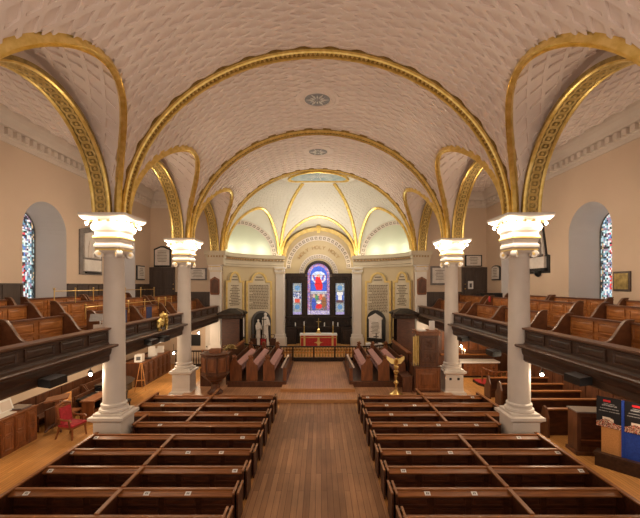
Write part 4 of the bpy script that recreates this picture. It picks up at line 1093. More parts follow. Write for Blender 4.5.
# choir stalls
def stall(x, y0, y1, sx, lbl, z=.45):
    t = T('choir_stall', lbl, 'choir stall', (x, y0, z), 0, 'choir stalls'); L = y1-y0
    for y in (0, L):
        out = [(-sx*.36, 0), (sx*.28, 0), (sx*.28, .95), (sx*.16, 1.15), (sx*.10, 1.22), (-sx*.05, 1.22), (-sx*.12, 1.05), (-sx*.26, .90), (-sx*.36, .86)]
        e = P('bench_end', MB().prism(out, 'xz', y-.05, y+.05), 'wood2', t, smooth=0)
        f = MB().ball((sx*.04, y, 1.33), .11, 10, 1.1)
        for k in range(5): f.ball((sx*.04+.11*cos(k*pi/2.5), y, 1.30+.11*sin(k*pi/2.5)), .06, 8)
        P('poppyhead', f, 'wood2', e)
    P('seat', MB().box(min(-sx*.30, sx*.2), max(-sx*.30, sx*.2), .05, L-.05, .42, .48), 'wood2', t, smooth=0)
    P('backrest', MB().prism([(sx*.16, .45), (sx*.22, .45), (sx*.26, 1.12), (sx*.20, 1.12)], 'xz', .05, L-.05), 'wood', t, smooth=0)
    P('seat_cushion', MB().box(min(-sx*.32, sx*.14), max(-sx*.32, sx*.14), .05, L-.05, .48, .55), 'mauve', t, smooth=0, label='mauve seat cushion')
    P('desk_slope', MB().prism([(-sx*.34, .82), (-sx*.32, .86), (-sx*.02, 1.0), (-sx*.02, .96)], 'xz', .08, L-.08), 'mauve', t, smooth=0, label='mauve covered book slope')
    return t
for sx in (-1, 1):
    s = SIDE[sx]
    tag(P('stall_platform', MB().box(min(sx*1.75, sx*5.0), max(sx*1.75, sx*5.0), 20.45, 26.2, .16, .45), 'wood', smooth=0), 'dark wooden platform under the %s choir stalls' % s, 'platform', 'choir stall platforms')
    for i, x in enumerate((2.78, 3.72, 4.62)):
        stall(sx*x, 20.7, 25.6, sx, ['inner', 'middle', 'outer'][i]+' row choir stall on the %s of the chancel' % s)
    t = T('music_desk', 'low front desk with a pale sloping top before the inner %s choir stall' % s, 'choir desk', (sx*1.86, 20.7, .45), 0, 'choir front desks')
    P('front', MB().box(-.03, .03, 0, 4.8, 0, .68), 'wood', t, smooth=0); P('end', MB().prism([(-.1, 0), (.1, 0), (sx*-.02+.1, .7), (sx*-.02-.1, .7)], 'xz', -.03, .03), 'wood2', t, smooth=0)
    P('slope', MB().prism([(-sx*.22, 1.36), (-sx*.14, 1.38), (sx*.20, .74), (sx*.12, .70)], 'xz', -.04, .5), 'cornice', t, smooth=0, label='pale sloping top')
    P('end_post', MB().box(-.02, .02, 4.75, 4.8, .6, .9), 'wood', t, smooth=0)
    # tall back stalls
    t = T('back_stall', 'dark panelled back stalls along the %s edge of the chancel' % s, 'choir stall', (sx*5.15, 20.9, .16), 0, 'back stalls')
    P('back', MB().box(-.05, .05, 0, 4.6, 0, 1.75), 'wood', t, smooth=0); P('cap', MB().box(-.12, .12, -.05, 4.65, 1.75, 1.83), 'wood2', t, smooth=0)
    for i in range(5):
        P('arm', MB().prism([(0, .3), (-sx*.14, .3), (-sx*.14, 1.0), (-sx*.10, 1.1), (0, 1.6)], 'xz', i*1.15-.03, i*1.15+.03), 'ebony', t, smooth=0)
    P('seat', MB().box(min(0, -sx*.15), max(0, -sx*.15), 0, 4.6, .68, .74), 'wood', t, smooth=0)
    # canopied throne
    t = T('canopied_stall', 'dark canopied clergy stall against the %s apse pilaster' % s, 'canopied stall', (sx*6.0, 25.95, .3), 0, 'canopied stalls')
    P('back', MB().box(min(sx*.55, sx*.63), max(sx*.55, sx*.63), -.6, .6, 0, 3.3), 'ebony', t, smooth=0)
    for y in (-.6, .6): P('side', MB().box(-.6, .6, y-.04, y+.04, 0, 3.3), 'ebony' if y > 0 else 'pew', t, smooth=0)
    P('canopy', MB().loft([[(a*(.72+d), b*(.74+d), z) for a, b in ((-1, -1), (1, -1), (1, 1), (-1, 1))] for d, z in ((0, 3.2), (.04, 3.25), (.04, 3.38), (.14, 3.46), (.16, 3.56), (-.1, 3.7), (-.45, 3.86))]), 'ebony', t, smooth=0)
    m = MB().tube([(-sx*.8, -.75, 3.35), (-sx*1.0, -.9, 3.42), (-sx*1.02, -.92, 3.6), (-sx*.92, -.84, 3.7)], [.09, .1, .07, .03]).ball((-sx*.84, -.8, 3.3), .1, 8)
    P('carved_bracket', m, 'ebony', t)
    P('seat', MB().box(-.5, .55, -.55, .55, .45, .55), 'crimson', t, smooth=0)
# pulpit
t = T('pulpit', 'octagonal panelled wooden wine-glass pulpit beside the far left column', 'pulpit', (-5.35, 19.35, .15))
P('drum', MB().lathe([(.40, .72), (.55, .82), (.70, .98), (.74, 1.02), (.74, 1.08), (.70, 1.1), (.70, 2.0), (.76, 2.04), (.78, 2.1), (.74, 2.12)], 8, rot=pi/8), 'wood', t, smooth=0)
for k in range(8):
    a = k*pi/4; m = MB()
    m.loft([[(-.2+d, -.64-o, 1.2+d), (.2-d, -.64-o, 1.2+d), (.2-d, -.64-o, 1.92-d), (-.2+d, -.64-o, 1.92-d)] for d, o in ((0, 0), (0, .04), (.04, .04), (.05, .012), (.1, .03))])
    P('raised_panel', m.xf(Matrix.Rotation(a, 4, 'Z')), 'wood2', t, smooth=0)
P('stem', MB().lathe([(.40, .0), (.40, .1), (.33, .14), (.24, .26), (.2, .5), (.28, .6), (.38, .66), (.42, .74)], 8, rot=pi/8), 'wood', t, smooth=0)
P('book_rest', MB().prism([(-.3, 2.12), (.3, 2.12), (.3, 2.3), (-.3, 2.3)], 'xz', -.1, .3), 'wood2', t, smooth=0)
t = T('pulpit_stair', 'dark stair with sloping handrail rising to the pulpit from the column', 'stair', (-6.05, 20.2, .15))
for i in range(5): P('tread', MB().box(-.5, .3, 1.6-.3*i, 1.95-.3*i, 0, .2+.2*i), 'wood', t, smooth=0)
P('handrail', MB().tube([(-.45, 2.0, .95), (-.45, .5, 2.0), (.1, .2, 2.05)], .035).tube([(.3, 2.0, .95), (.3, .5, 2.0)], .035), 'wood2', t)
for i in range(6): P('baluster', MB().tube([(.3, 2.0-.28*i, .1), (.3, 2.0-.28*i, .97+.19*i)], .018, 6), 'wood', t)
t = T('flower_arrangement', 'low arrangement of dried foliage on the stall behind the pulpit', 'flowers', (-5.2, 21.6, 2.0))
m = MB(); r = random.Random(5)
for i in range(40):
    a = r.uniform(0, 2*pi); l = r.uniform(.2, .55); zz = r.uniform(.05, .35)
    m.tube([(0, 0, .02), (l*.5*cos(a), l*.5*sin(a), zz), (l*cos(a), l*sin(a), zz*.7)], [.012, .03, .006], 4)
P('stems', m, 'oldgold', t, kind='stuff'); P('trough', MB().box(-.3, .3, -.12, .12, -.02, .08), 'wood', t, smooth=0)
# organ case / reading desk on the right
t = T('organ_case', 'tall carved wooden chamber organ case with gilded side pipes beside the far right column', 'organ', (5.75, 19.9, .15))
P('base_cabinet', MB().box(-.68, .72, -.45, .6, 0, 1.36), 'wood', t, smooth=0)
m = MB()
for d0, d1 in ((-.60, .64),):
    m.loft([[(d0+d, -.45-o, .12+d), (d1-d, -.45-o, .12+d), (d1-d, -.45-o, 1.26-d), (d0+d, -.45-o, 1.26-d)] for d, o in ((0, 0), (0, .05), (.07, .05), (.10, .01), (.26, .02), (.30, .05))])
P('base_panel', m, 'wood2', t, smooth=0)
P('upper_case', MB().box(-.34, .62, -.35, .55, 1.36, 3.0), 'wood', t, smooth=0)
m = MB()
for z0, z1 in ((1.5, 2.12), (2.2, 2.88)):
    m.loft([[(-.26+d, -.35-o, z0+d), (.54-d, -.35-o, z0+d), (.54-d, -.35-o, z1-d), (-.26+d, -.35-o, z1-d)] for d, o in ((0, 0), (0, .05), (.05, .05), (.07, .012))])
    zc_ = (z0+z1)/2
    for k in range(6):
        a = k*pi/3; m.tube([(.14, -.37, zc_), (.14+.12*cos(a+.3), -.39, zc_+.12*sin(a+.3)), (.14+.25*cos(a), -.37, zc_+.24*sin(a))], [.03, .035, .012], 6)
P('carved_panels', m, 'wood', t)
P('cornice', MB().box(-.50, .72, -.5, .62, 3.0, 3.08).box(-.45, .68, -.45, .6, 3.08, 3.16).box(-.5, .74, -.52, .64, 3.16, 3.2), 'wood2', t, smooth=0)
for i, (x, r_) in enumerate(((-.40, .05), (-.52, .07), (-.64, .05))):
    P('organ_pipe', MB().lathe([(.02, 1.36), (r_, 1.55), (r_, 3.0-.05*i), (r_*.8, 3.0-.05*i)], 12, (x, -.22)), 'palegold', t, label='gilded organ pipe')
tag(P('organ_papers', MB().box(5.35, 5.75, 19.6, 20.1, 3.35, 3.42).box(6.05, 6.35, 20.1, 20.16, 3.35, 3.85), 'paper', smooth=0), 'white papers and a box lying on top of the organ case', 'papers')
t = T('organ_bench', 'small dark wooden bench in front of the organ case', 'bench', (4.72, 19.7, .15))
P('seat', MB().box(-.28, .28, -.25, .9, .78, .84), 'wood', t, smooth=0)
for a in (-.2, .85): P('end', MB().box(-.25, .25, a-.03, a+.03, 0, .78), 'wood', t, smooth=0)
# eagle lectern
t = T('eagle_lectern', 'brass eagle lectern standing at the chancel step', 'lectern', (4.05, 19.1, .15))
P('foot', MB().lathe([(.36, 0), (.36, .05), (.28, .08), (.2, .16), (.1, .22), (.06, .28)], 16), 'brass', t)
P('stem', MB().lathe([(.06, .28), (.05, .5), (.10, .56), (.14, .62), (.10, .68), (.05, .72), (.045, .9), (.09, .95), (.05, 1.0), (.06, 1.05), (.13, 1.12), (.14, 1.2), (.07, 1.27), (.09, 1.33)], 16), 'brass', t)
P('orb', MB().ball((0, 0, 1.42), .13, 14), 'brass', t)
P('eagle_body', MB().tube([(0, .05, 1.5), (0, .0, 1.62), (0, -.08, 1.78), (0, -.16, 1.86), (0, -.26, 1.84)], [.08, .13, .10, .065, .015], 10), 'brass', t)
for sg in (-1, 1):
    P('wing', MB().loft([[(sg*.06, .02, 1.55), (sg*.06, .06, 1.55), (sg*.06, .1, 1.80), (sg*.06, .06, 1.80)], [(sg*.26, .04, 1.58), (sg*.26, .08, 1.58), (sg*.26, .16, 1.86), (sg*.26, .12, 1.86)], [(sg*.46, .12, 1.80), (sg*.46, .14, 1.80), (sg*.46, .18, 1.96), (sg*.46, .16, 1.96)]]), 'brass', t, smooth=0)
# tables and chairs behind the rail
t = T('side_table', 'small table with a white cloth behind the right communion rail', 'table', (4.3, 28.6, .45))
P('cloth', MB().box(-.62, .62, -.3, .3, .55, .85), 'linen', t, smooth=0)
for a in (-.55, .55):
    for b in (-.25, .25): P('leg', MB().box(a-.03, a+.03, b-.03, b+.03, 0, .55), 'wood', t, smooth=0)
t = T('table_cross', 'dark small standing cross on the white side table', 'cross', (4.45, 28.55, 1.30))
P('foot', MB().square([(.14, 0), (.14, .05), (.06, .1)]), 'ebony', t, smooth=0); P('cross', MB().box(-.03, .03, -.03, .03, .1, .75).box(-.2, .2, -.03, .03, .48, .54), 'ebony', t, smooth=0)
tag(P('altar_book', MB().box(3.85, 4.2, 28.45, 28.7, 1.30, 1.36), 'paper', smooth=0), 'open white book on the side table', 'book')
def wooden_chair(x, y, z, lbl, seat='wood'):
    t = T('sanctuary_chair', lbl, 'chair', (x, y, z), 0, 'sanctuary chairs')
    P('seat', MB().box(-.26, .26, -.25, .25, .42, .5), seat, t, smooth=0)
    for a in (-.23, .23):
        for b in (-.22, .22): P('leg', MB().box(a-.03, a+.03, b-.03, b+.03, 0, .42 if b < 0 else 1.25), 'wood', t, smooth=0)
    P('backrest', MB().box(-.22, .22, .2, .24, .62, 1.2), seat, t, smooth=0)
    m = MB(); n = 12
    for i in range(n): a = 2*pi*i/n; b_ = 2*pi*(i+1)/n; m.tube([(.16*cos(a), .22, 1.38+.16*sin(a)), (.16*cos(b_), .22, 1.38+.16*sin(b_))], .025, 5)
    P('crest', m, 'wood', t)
wooden_chair(-5.0, 28.3, .45, 'carved wooden chair with round crest before the two statues')
wooden_chair(-4.25, 28.3, .45, 'wooden chair with red back behind the left communion rail', 'crimson')
wooden_chair(-3.55, 28.5, .45, 'carved wooden chair with round crest beside the left inner pilaster')
# ================================================================= UNDER THE GALLERIES
# left
def wall_cab(name, x0, x1, y0, y1, h, sx, lbl, m_='wood', nd=3, top='wood2'):
    t = T(name, lbl, 'cabinet', (0, 0, 0))
    P('body', MB().box(min(x0, x1), max(x0, x1), y0, y1, 0, h-.05), m_, t, smooth=0)
    P('worktop', MB().box(min(x0, x1)-.04, max(x0, x1)+.04, y0-.02, y1+.02, h-.05, h), top, t, smooth=0)
    w = (y1-y0)/nd
    for i in range(nd):
        a, b = y0+i*w+.04, y0+(i+1)*w-.04; xf_ = x0; m = MB(); s = 1 if x0 > x1 else -1
        P('door', MB().box(min(xf_, xf_+s*.03), max(xf_, xf_+s*.03), a, b, .1, h-.1), m_, t, smooth=0)
        for z0, z1 in ((.16, .5*h), (.5*h+.04, h-.16)):
            m.loft([[(xf_+s*(.03+o), a+.05+d, z0+d), (xf_+s*(.03+o), b-.05-d, z0+d), (xf_+s*(.03+o), b-.05-d, z1-d), (xf_+s*(.03+o), a+.05+d, z1-d)] for d, o in ((0, 0), (0, .025), (.03, .025), (.045, .004), (.09, .018))])
        P('door_panel', m, m_, t, smooth=0)
    return t
wall_cab('wall_cupboard', -10.55, -11.3, 12.36, 13.95, 1.28, -1, 'panelled wooden cupboard at the left, nearest the lectern stand', 'wood2', 3)
wall_cab('wall_cupboard', -10.55, -11.3, 10.7, 12.32, 1.28, -1, 'panelled wooden cupboard at the left edge, running out of view', 'wood2', 3)
tag(P('display_sheet', MB().box(-11.15, -10.65, 12.25, 13.15, 1.29, 1.31), 'paper', smooth=0), 'pale sheet lying flat on the left cupboard', 'paper')
for i, (y, lb) in enumerate(((12.4, 'white framed picture leaning behind the pale sheet, nearer'), (13.15, 'white framed picture leaning behind the pale sheet, farther'))):
    t = T('leaning_picture', lb, 'picture', (-11.15, y, 1.29), 0, 'pictures on the left cupboard')
    P('picture_frame', MB().prism([(.12, 0), (.16, 0), (.02, .42), (-.02, .42)], 'xz', -.3, .3), 'paper', t, smooth=0); P('picture', MB().quad((.155, -.22, .06), (.155, .22, .06), (.05, .22, .37), (.05, -.22, .37)), 'cornice', t, smooth=0)
tag(P('blue_folder', MB().box(-11.2, -10.65, 13.35, 13.85, 1.29, 1.34), 'steel', smooth=0), 'blue grey folder lying on the far end of the left cupboard', 'folder')
t = T('lectern_stand', 'dark wooden lectern with square top on a post, between the cupboard and red armchair', 'lectern', (-10.35, 14.75, 0), .5)
P('desk', MB().prism([(-.38, 1.22), (.38, 1.30), (.38, 1.36), (-.38, 1.28)], 'xz', -.36, .36), 'wood2', t, smooth=0)
P('post', MB().box(-.07, .07, -.07, .07, .2, 1.25), 'wood2', t, smooth=0)
for k in range(4):
    a = k*pi/2+.4; P('foot', MB().tube([(0, 0, .3), (.25*cos(a), .25*sin(a), .2), (.42*cos(a), .42*sin(a), .04)], [.06, .05, .035], 6), 'wood', t)
t = T('armchair', 'red upholstered wooden armchair standing on the left aisle floor', 'armchair', (-9.35, 14.15, 0), radians(80))
P('seat', MB().box(-.33, .33, -.32, .30, .40, .47), 'wood2', t, smooth=0); P('seat_cushion', MB().loft([[(a*(.33-d), b*(.31-d)-.01, z) for a, b in ((-1, -1), (1, -1), (1, 1), (-1, 1))] for d, z in ((0, .47), (0, .53), (.03, .56), (.1, .575))]), 'crimson', t)
bk = P('backrest', MB().prism([(.26, .50), (.31, .50), (.42, 1.22), (.37, 1.22)], 'yz', -.32, .32), 'wood2', t, smooth=0)
P('back_cushion', MB().prism([(.23, .56), (.27, .56), (.37, 1.14), (.32, 1.14)], 'yz', -.25, .25), 'crimson', bk, smooth=0, label='crimson padded back')
P('crest_rail', MB().tube([(-.34, .40, 1.20), (-.18, .41, 1.26), (0, .41, 1.30), (.18, .41, 1.26), (.34, .40, 1.20)], [.03, .045, .06, .045, .03]), 'wood2', t)
for a in (-.31, .31):
    P('leg', MB().tube([(a, -.28, .42), (a, -.29, .2), (a*1.05, -.31, 0)], [.045, .035, .03], 8), 'wood2', t); P('leg', MB().tube([(a, .27, .42), (a*1.03, .34, .2), (a*1.05, .42, 0)], [.045, .035, .03], 8), 'wood2', t)
    P('arm', MB().tube([(a*1.05, .32, .78), (a*1.1, .05, .74), (a*1.12, -.22, .74), (a*1.12, -.27, .68)], [.03, .035, .04, .03], 8).tube([(a*1.05, -.2, .45), (a*1.12, -.16, .73)], .028, 6), 'wood2', t)
t = T('bench_table', 'narrow brown wooden bench table behind the red armchair', 'table', (-9.75, 16.4, 0), 0)
P('table_top', MB().box(-.3, .3, -.75, .75, .82, .88), 'wood2', t, smooth=0)
for b in (-.65, .65): P('trestle', MB().box(-.25, .25, b-.04, b+.04, 0, .82), 'wood2', t, smooth=0)
P('stretcher', MB().box(-.04, .04, -.65, .65, .25, .33), 'wood2', t, smooth=0)
for i in range(3):
    t = T('aisle_pew', ['nearest', 'middle', 'farthest'][i]+' dark panelled pew along the left wall under the gallery', 'pew', (-11.2, 14.6+1.75*i, 0), 0, 'pews under the left gallery')
    P('back', MB().box(-.35, -.28, 0, 1.65, 0, .88), 'wood', t, smooth=0); P('seat', MB().box(-.3, .15, 0, 1.65, .42, .47), 'wood', t, smooth=0)
    for b in (0, 1.62): P('pew_end', MB().prism([(-.38, 0), (.22, 0), (.22, .6), (.0, .68), (-.2, .94), (-.38, .94)], 'xz', b-.03, b+.03), 'wood', t, smooth=0)
    P('front_panel', MB().box(.45, .5, 0, 1.65, 0, .85), 'wood', t, smooth=0)
t = T('carved_chair', 'orange brown carved chair back beside the dark piano', 'chair', (-10.9, 20.1, 0), 0)
t.location = (-10.45, 15.8, 0)
P('seat', MB().box(-.25, .25, -.25, .25, .42, .48), 'wood2', t, smooth=0); P('backrest', MB().box(-.25, -.2, -.24, .24, .5, 1.2), 'cork', t, smooth=0)
for a in (-.22, .22):
    for b in (-.22, .22): P('leg', MB().box(a-.03, a+.03, b-.03, b+.03, 0, .42), 'wood2', t, smooth=0)
t = T('grand_piano', 'black grand piano behind the near left column', 'piano', (-9.9, 18.4, 0))
out = [(.75, -.72), (.75, .72), (.1, .72), (-.5, .55), (-.95, .15), (-1.15, -.25), (-1.05, -.6), (-.8, -.72)]
P('case', MB().prism([(b, -a) for a, b in out], 'xy', .68, .98), 'blackgloss', t, smooth=0); P('lid', MB().prism([(b*1.03, -a*1.03) for a, b in out], 'xy', .985, 1.02), 'blackgloss', t, smooth=0)
P('keyboard', MB().box(-.66, .66, -.92, -.70, .66, .72), 'paper', t, smooth=0); P('music_desk', MB().box(-.35, .35, -.5, -.47, 1.02, 1.28), 'blackgloss', t, smooth=0)
for a, b in ((-.6, -.55), (.6, -.55), (-.25, .85)): P('leg', MB().square([(.05, 0), (.05, .08), (.07, .12), (.09, .5), (.11, .68)], (a, b)), 'black', t, smooth=0)
t = T('piano_stool', 'black padded piano stool under the left gallery', 'stool', (-10.1, 17.0, 0)); t.location = (-8.9, 16.9, 0)
P('seat', MB().box(-.3, .3, -.18, .18, .46, .56), 'black', t, smooth=0)
for a in (-.25, .25):
    for b in (-.14, .14): P('leg', MB().box(a-.025, a+.025, b-.025, b+.025, 0, .46), 'black', t, smooth=0)
wall_cab('display_cabinet', -9.95, -10.9, 21.0, 24.9, 1.38, -1, 'long panelled display cabinet with cards, left aisle beyond the piano', 'wood', 6)
for i, (x, y, tilt) in enumerate(((134, 359, .3), (141.5, 359.5, .3), (148, 357, .1), (152, 352, .2), (157.5, 353, .3), (165, 350, .1))):
    d = [21.2, 21.5, 22.2, 23.2, 22.9, 24.2][i]; p = px(x, y, d)
    t = T('display_card', ['white card with dark picture at the near end of the display cabinet', 'cream card standing next to the first card on the display cabinet', 'small dark book lying on the display cabinet', 'small white leaflet further along the display cabinet', 'tall white card with dark emblem on the display cabinet', 'white leaflet at the far end of the display cabinet'][i], 'card', (-10.3 if i != 2 else -10.2, d, 1.385), .35, 'cards on the display cabinet')
    P('card', MB().prism([(-.06, 0), (-.03, 0), (.12, .42 if i != 4 else .62), (.09, .42 if i != 4 else .62)], 'yz', -.2, .2) if i != 2 else MB().box(-.2, .2, -.15, .15, 0, .06), ['paper', 'cornice', 'black', 'paper', 'paper', 'paper'][i], t, smooth=0)
    if i in (0, 4): P('picture', MB().quad((-.1, -.035, .1), (.12, -.035, .1), (.12, .03, .3), (-.1, .03, .3)), 'slate', t, smooth=0)
t = T('easel', 'small wooden easel in front of the display cabinet', 'easel', (-9.75, 20.4, 0), .3)
for a, b in ((-.28, -.2), (.28, -.2), (0, .35)): P('leg', MB().tube([(a, b, 0), (a*.15, 0, 1.5)], .02, 6), 'cork', t)
P('crossbar', MB().box(-.22, .22, -.16, -.12, .55, .6), 'cork', t, smooth=0)
t = T('picture_stand', 'dark framed picture hung on the end of the left aisle', 'picture', (-9.0, 25.6, 1.1)); P('picture_frame', MB().box(-.45, .45, -.03, .03, 0, .8), 'black', t, smooth=0); t.location = (-9.1, YE-.06, 1.35)
t = T('baluster_screen', 'dark baluster screen at the far end of the left aisle', 'screen', (-9.3, 26.3, 0))
P('top_rail', MB().box(-.9, 1.2, -.05, .05, 1.05, 1.15), 'ebony', t, smooth=0); P('bottom_rail', MB().box(-.9, 1.2, -.05, .05, 0, .2), 'ebony', t, smooth=0)
for i in range(12): P('baluster', MB().lathe([(.03, .2), (.045, .45), (.025, .7), (.03, 1.06)], 6, (-.82+.18*i, 0)), 'ebony', t)
for sg in (-1, 1):
    t = T('door_%d' % (3 if sg < 0 else 4), '', '', (0, 0, 0)); del t['label']; del t['category']; t['kind'] = 'structure'
    X = sg*7.75
    P('leaf', MB().box(X-.52 if sg < 0 else X-.3, X+.5 if sg < 0 else X+.3, YE-.12, YE-.02, .15, 3.0), 'white', t, smooth=0, kind='structure')
    m = MB()
    for z0, z1 in ((.4, 1.4), (1.6, 2.8)): m.loft([[(X-.3+d, YE-.12-o, z0+d), (X+.3-d, YE-.12-o, z0+d), (X+.3-d, YE-.12-o, z1-d), (X-.3+d, YE-.12-o, z1-d)] for d, o in ((0, 0), (0, .03), (.05, .03), (.06, .008))])
    P('door_panels', m, 'white', t, smooth=0, kind='structure'); P('knob', MB().ball((X-.4*1, YE-.2, 1.3), .05, 8), 'black', t, kind='structure')
# pendant lamps under the galleries
pl = None
for (x, y, z, lb) in ((-7.95, 13.0, 2.66, 'small glowing lamp under the nearest left gallery front'), (-8.15, 20.9, 1.95, 'small glowing lamp low behind the far left column'), (-8.0, 24.7, 2.6, 'small glowing lamp under the farthest left gallery front'),
                      (7.98, 13.1, 2.63, 'small glowing lamp with a starburst glint under the nearest right gallery front'), (8.45, 21.8, 2.2, 'small glowing lamp under the right gallery above the side altar'), (8.0, 24.7, 2.62, 'small glowing lamp under the farthest right gallery front')):
    if pl is None:
        pl = T('pendant_lamp', lb, 'lamp'); P('bulb', MB().ball((0, 0, 0), .055), 'bulb', pl)
        P('stem', MB().tube([(0, 0, .06), (0, 0, .5)], .012), 'black', pl); P('shade', MB().lathe([(.02, .16), (.07, .12), (.09, .07), (.08, .06), (.02, .14)], 12), 'black', pl); o = pl
    else: o = dup(pl, (0, 0, 0), 0, lb)
    o.location = (x, y, z); o['group'] = 'lamps under the galleries'
    light('under_lamp', (x, y, z-.12), UNDER_W*(.5 if y < 14 else 1), (1, .76, .50), .06)
# extra unseen lamps added to light the aisles under the galleries
for sx in (-1, 1):
    for y in (10.5, 16.2, 18.6):
        o = dup(pl, (sx*9.9, y, 2.62), 0, 'extra unseen lamp under the %s gallery ceiling, %s' % (SIDE[sx], {10.5: 'nearest the viewer', 16.2: 'beyond the near column', 18.6: 'before the far column'}[y])); o['group'] = 'lamps under the galleries'
        light('under_lamp', (sx*9.9, y, 2.48), UNDER_W*.8, (1, .76, .50), .06)
# right aisle
for i in range(5):
    y = 14.3+1.2*i
    t = T('aisle_pew', ['nearest', 'second', 'third', 'fourth', 'farthest'][i]+' dark wooden pew facing across the right aisle under the gallery', 'pew', (8.75, y, 0), 0, 'pews under the right gallery')
    P('back', MB().box(.1, 3.1, -.03, .03, 0, 1.0), 'pew', t, smooth=0); P('top_rail', MB().box(.05, 3.1, -.14, .05, 1.0, 1.05), 'pewtop', t, smooth=0)
    P('pew_end', MB().prism([(-.28, 0), (.34, 0), (.34, .55), (.16, .72), (.08, 1.08), (.0, 1.15), (-.12, 1.1), (-.28, .75)], 'yz', 0, .08), 'wood', t, smooth=0)
    P('seat', MB().box(.1, 3.1, .03, .45, .40, .45), 'wood', t, smooth=0)
t = T('sermon_desk', 'tall plain wooden desk cabinet with a grey top on the right aisle floor', 'cabinet', (9.45, 12.85, 0), radians(-6))
P('body', MB().box(-.52, .52, -.26, .3, .1, 1.44), 'wood', t, smooth=0); P('base', MB().box(-.58, .58, -.32, .34, 0, .12), 'wood', t, smooth=0); P('grey_top', MB().box(-.55, .55, -.29, .33, 1.44, 1.48), 'steel', t, smooth=0)
P('recess', MB().box(-.40, .40, -.275, -.26, .30, 1.3), 'pew', t, smooth=0); P('shelf', MB().box(-.40, .40, -.30, -.26, .5, .54), 'wood2', t, smooth=0)
# poster boards
def poster_col(x, z):
    h = (z-1.26)/.96
    if h > .84 and abs(x+.05) < .10 and h < .90: return (.65, .02, .03)
    for a, w in ((.78, .14), (.73, .19), (.62, .24), (.53, .27)):
        if abs(h-a) < .017 and abs(x-.02) < w: return (.34, .34, .36) if random.random() < .75 else (.12, .12, .13)
    if h < .34:
        v = random.random(); k = h-.16-.12*math.exp(-((x+.05)/.16)**2)
        if k < 0: return random.choice([(.75, .50, .38), (.55, .06, .03), (.8, .62, .5), (.45, .22, .12), (.06, .03, .02), (.05, .03, .03)])
        if abs(x+.02) < .14 and k < .09: return (.85, .72, .62)
    return (.008, .008, .012)
ang = atan2(-.80, .66)
t = T('display_board', 'folding display board with cork and blue panels on a dark base at the right edge', 'display board', (9.12, 12.05, 0), ang)
P('base', MB().box(0, 3.2, -.18, .2, 0, .42).box(-.03, 3.2, -.21, .22, .36, .44), 'dark', t, smooth=0)
P('cork_panel', MB().box(.14, .66, -.03, .03, .44, 2.2), 'cork', t, smooth=0, label='orange cork panel'); P('blue_panel', MB().box(.70, 2.6, -.03, .03, .44, 2.2), 'blue', t, smooth=0, label='royal blue cloth panel')
P('edge_strip', MB().box(.655, .71, -.05, .04, .44, 2.2), 'blue', t, smooth=0)
for i, x0 in enumerate((.33, 1.05)):
    tp = T('poster', ['black event poster with candles and red heading over the cork panel', 'black event poster with candles and red heading over the blue panel'][i], 'poster', (9.12+x0*cos(ang)+.04*sin(ang), 12.05+x0*sin(ang)-.045*cos(ang), 0), ang, 'event posters')
    grid_picture('print', -.32, .32, 1.26, 2.22, 40, 44, lambda x, z: True, poster_col, 'print', tp)
    P('backing_sheet', MB().box(-.32, .32, .002, .008, 1.26, 2.22), 'black', tp, smooth=0)
# side altar on the right
t = T('side_altar', 'side altar with white cloth and carved wooden front under the right gallery', 'altar', (10.1, 23.5, 0))
P('carved_front', MB().box(-.95, 1.2, -.25, .5, .1, .95), 'wood2', t, smooth=0)
m = MB()
for i in range(5):
    for z in (.35, .68):
        x = -.75+.42*i
        for k in range(6): a = k*pi/3; m.ball((x+.1*cos(a), -.27, z+.1*sin(a)), .045, 6)
        m.ball((x, -.28, z), .05, 6)
P('carving', m, 'wood2', t, kind='stuff')
P('altar_cloth', MB().box(-1.15, 1.3, -.32, .55, .95, 1.0).box(-1.18, -1.12, -.32, .55, .2, 1.0).box(-1.15, 1.3, -.34, -.31, .90, 1.0), 'linen', t, smooth=0, label='white altar cloth')
P('plinth', MB().box(-1.1, 1.3, -.3, .55, 0, .1), 'ebony', t, smooth=0)
t = T('wooden_screen', 'warm brown panelled screen behind the side altar', 'screen', (10.1, 24.6, 0))
P('screen', MB().box(-2.1, 1.9, 0, .08, 0, 2.9), 'wood', t, smooth=0); P('shelf', MB().box(-2.0, 1.9, -.25, 0, 1.18, 1.26), 'gpew', t, smooth=0)
for i in range(6): P('raised_panel', MB().loft([[(-1.9+.62*i+d, -o, 1.5+d), (-1.4+.62*i-d, -o, 1.5+d), (-1.4+.62*i-d, -o, 2.7-d), (-1.9+.62*i+d, -o, 2.7-d)] for d, o in ((0, 0), (0, .03), (.05, .03), (.06, .01), (.12, .03))]), 'wood2', t, smooth=0)
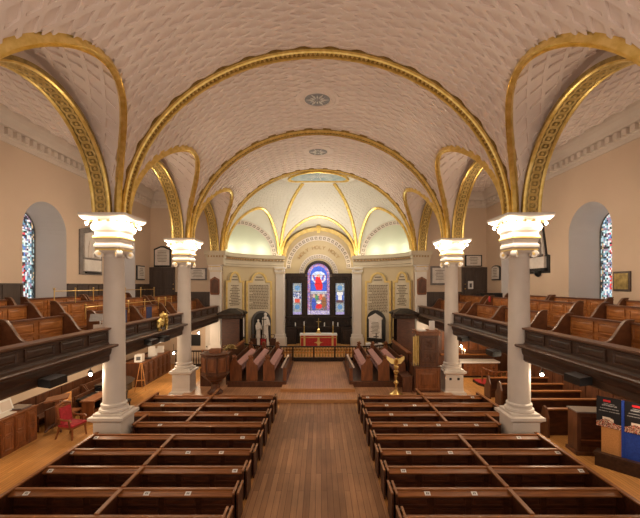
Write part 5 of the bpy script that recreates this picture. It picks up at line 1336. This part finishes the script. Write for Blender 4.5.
for i, (x, y, lb) in enumerate(((462.5, 349, 'lit candle at the left end of the side altar shelf, upper'), (465, 351.5, 'lit candle at the left end of the side altar shelf, lower'))):
    p = px(x, y, 24.35)
    t = T('lit_candle', lb, 'candle', (p.x, 24.35, 1.26), 0, 'side altar candles'); P('candle', MB().lathe([(.03, 0), (.03, .2+.12*(1-i))], 8), 'linen', t); P('flame', MB().ball((0, 0, .26+.12*(1-i)), .03, 8, 1.8), 'flame', t)
t = T('kneeler', 'curved red carpeted kneeling step with a wooden rail before the side altar', 'kneeler', (9.9, 21.4, 0))
n = 16; arc = [(-.62+1.9*(i/n), -.9*sin(pi*i/n)**.8) for i in range(n+1)]
P('step', MB().prism(arc+[(1.28, .8), (-.62, .8)], 'xy', 0, .14), 'ebony', t, smooth=0); P('carpet', MB().prism([(x*.96, y*.93) for x, y in arc]+[(1.23, .78), (-.6, .78)], 'xy', .14, .18), 'red', t, smooth=0, label='red carpet')
P('handrail', MB().tube([(-.45, -.1, 1.05), (-.2, -.25, .95), (.2, -.32, .85), (.7, -.3, .85), (1.1, -.2, .85)], .04), 'wood2', t)
for x, y, h in ((-.45, -.1, 1.0), (-.15, -.26, .92), (.2, -.32, .85), (.55, -.32, .85), (.9, -.26, .85), (1.15, -.2, .85)): P('baluster', MB().lathe([(.035, .18), (.05, .35), (.025, h*.6), (.045, h*.8), (.03, h)], 8, (x, y)), 'wood2', t)
t = T('gallery_table', 'low black covered table before the right end wall door', 'table', (11.2, 24.2, 4.0))
P('cover', MB().box(-.72, .72, -.3, .3, 1.0, 1.28), 'black', t, smooth=0)
for a in (-.65, .65):
    for b in (-.25, .25): P('leg', MB().box(a-.03, a+.03, b-.03, b+.03, 0, 1.0), 'dado', t, smooth=0)
t = T('low_bench', 'low black bench beneath the left gallery between the brown table and the piano', 'bench', (-10.37, 16.95, 0))
P('seat', MB().box(-.3, .3, -.6, .6, .62, .72), 'black', t, smooth=0)
for b in (-.5, .5): P('leg', MB().box(-.22, .22, b-.04, b+.04, 0, .62), 'black', t, smooth=0)
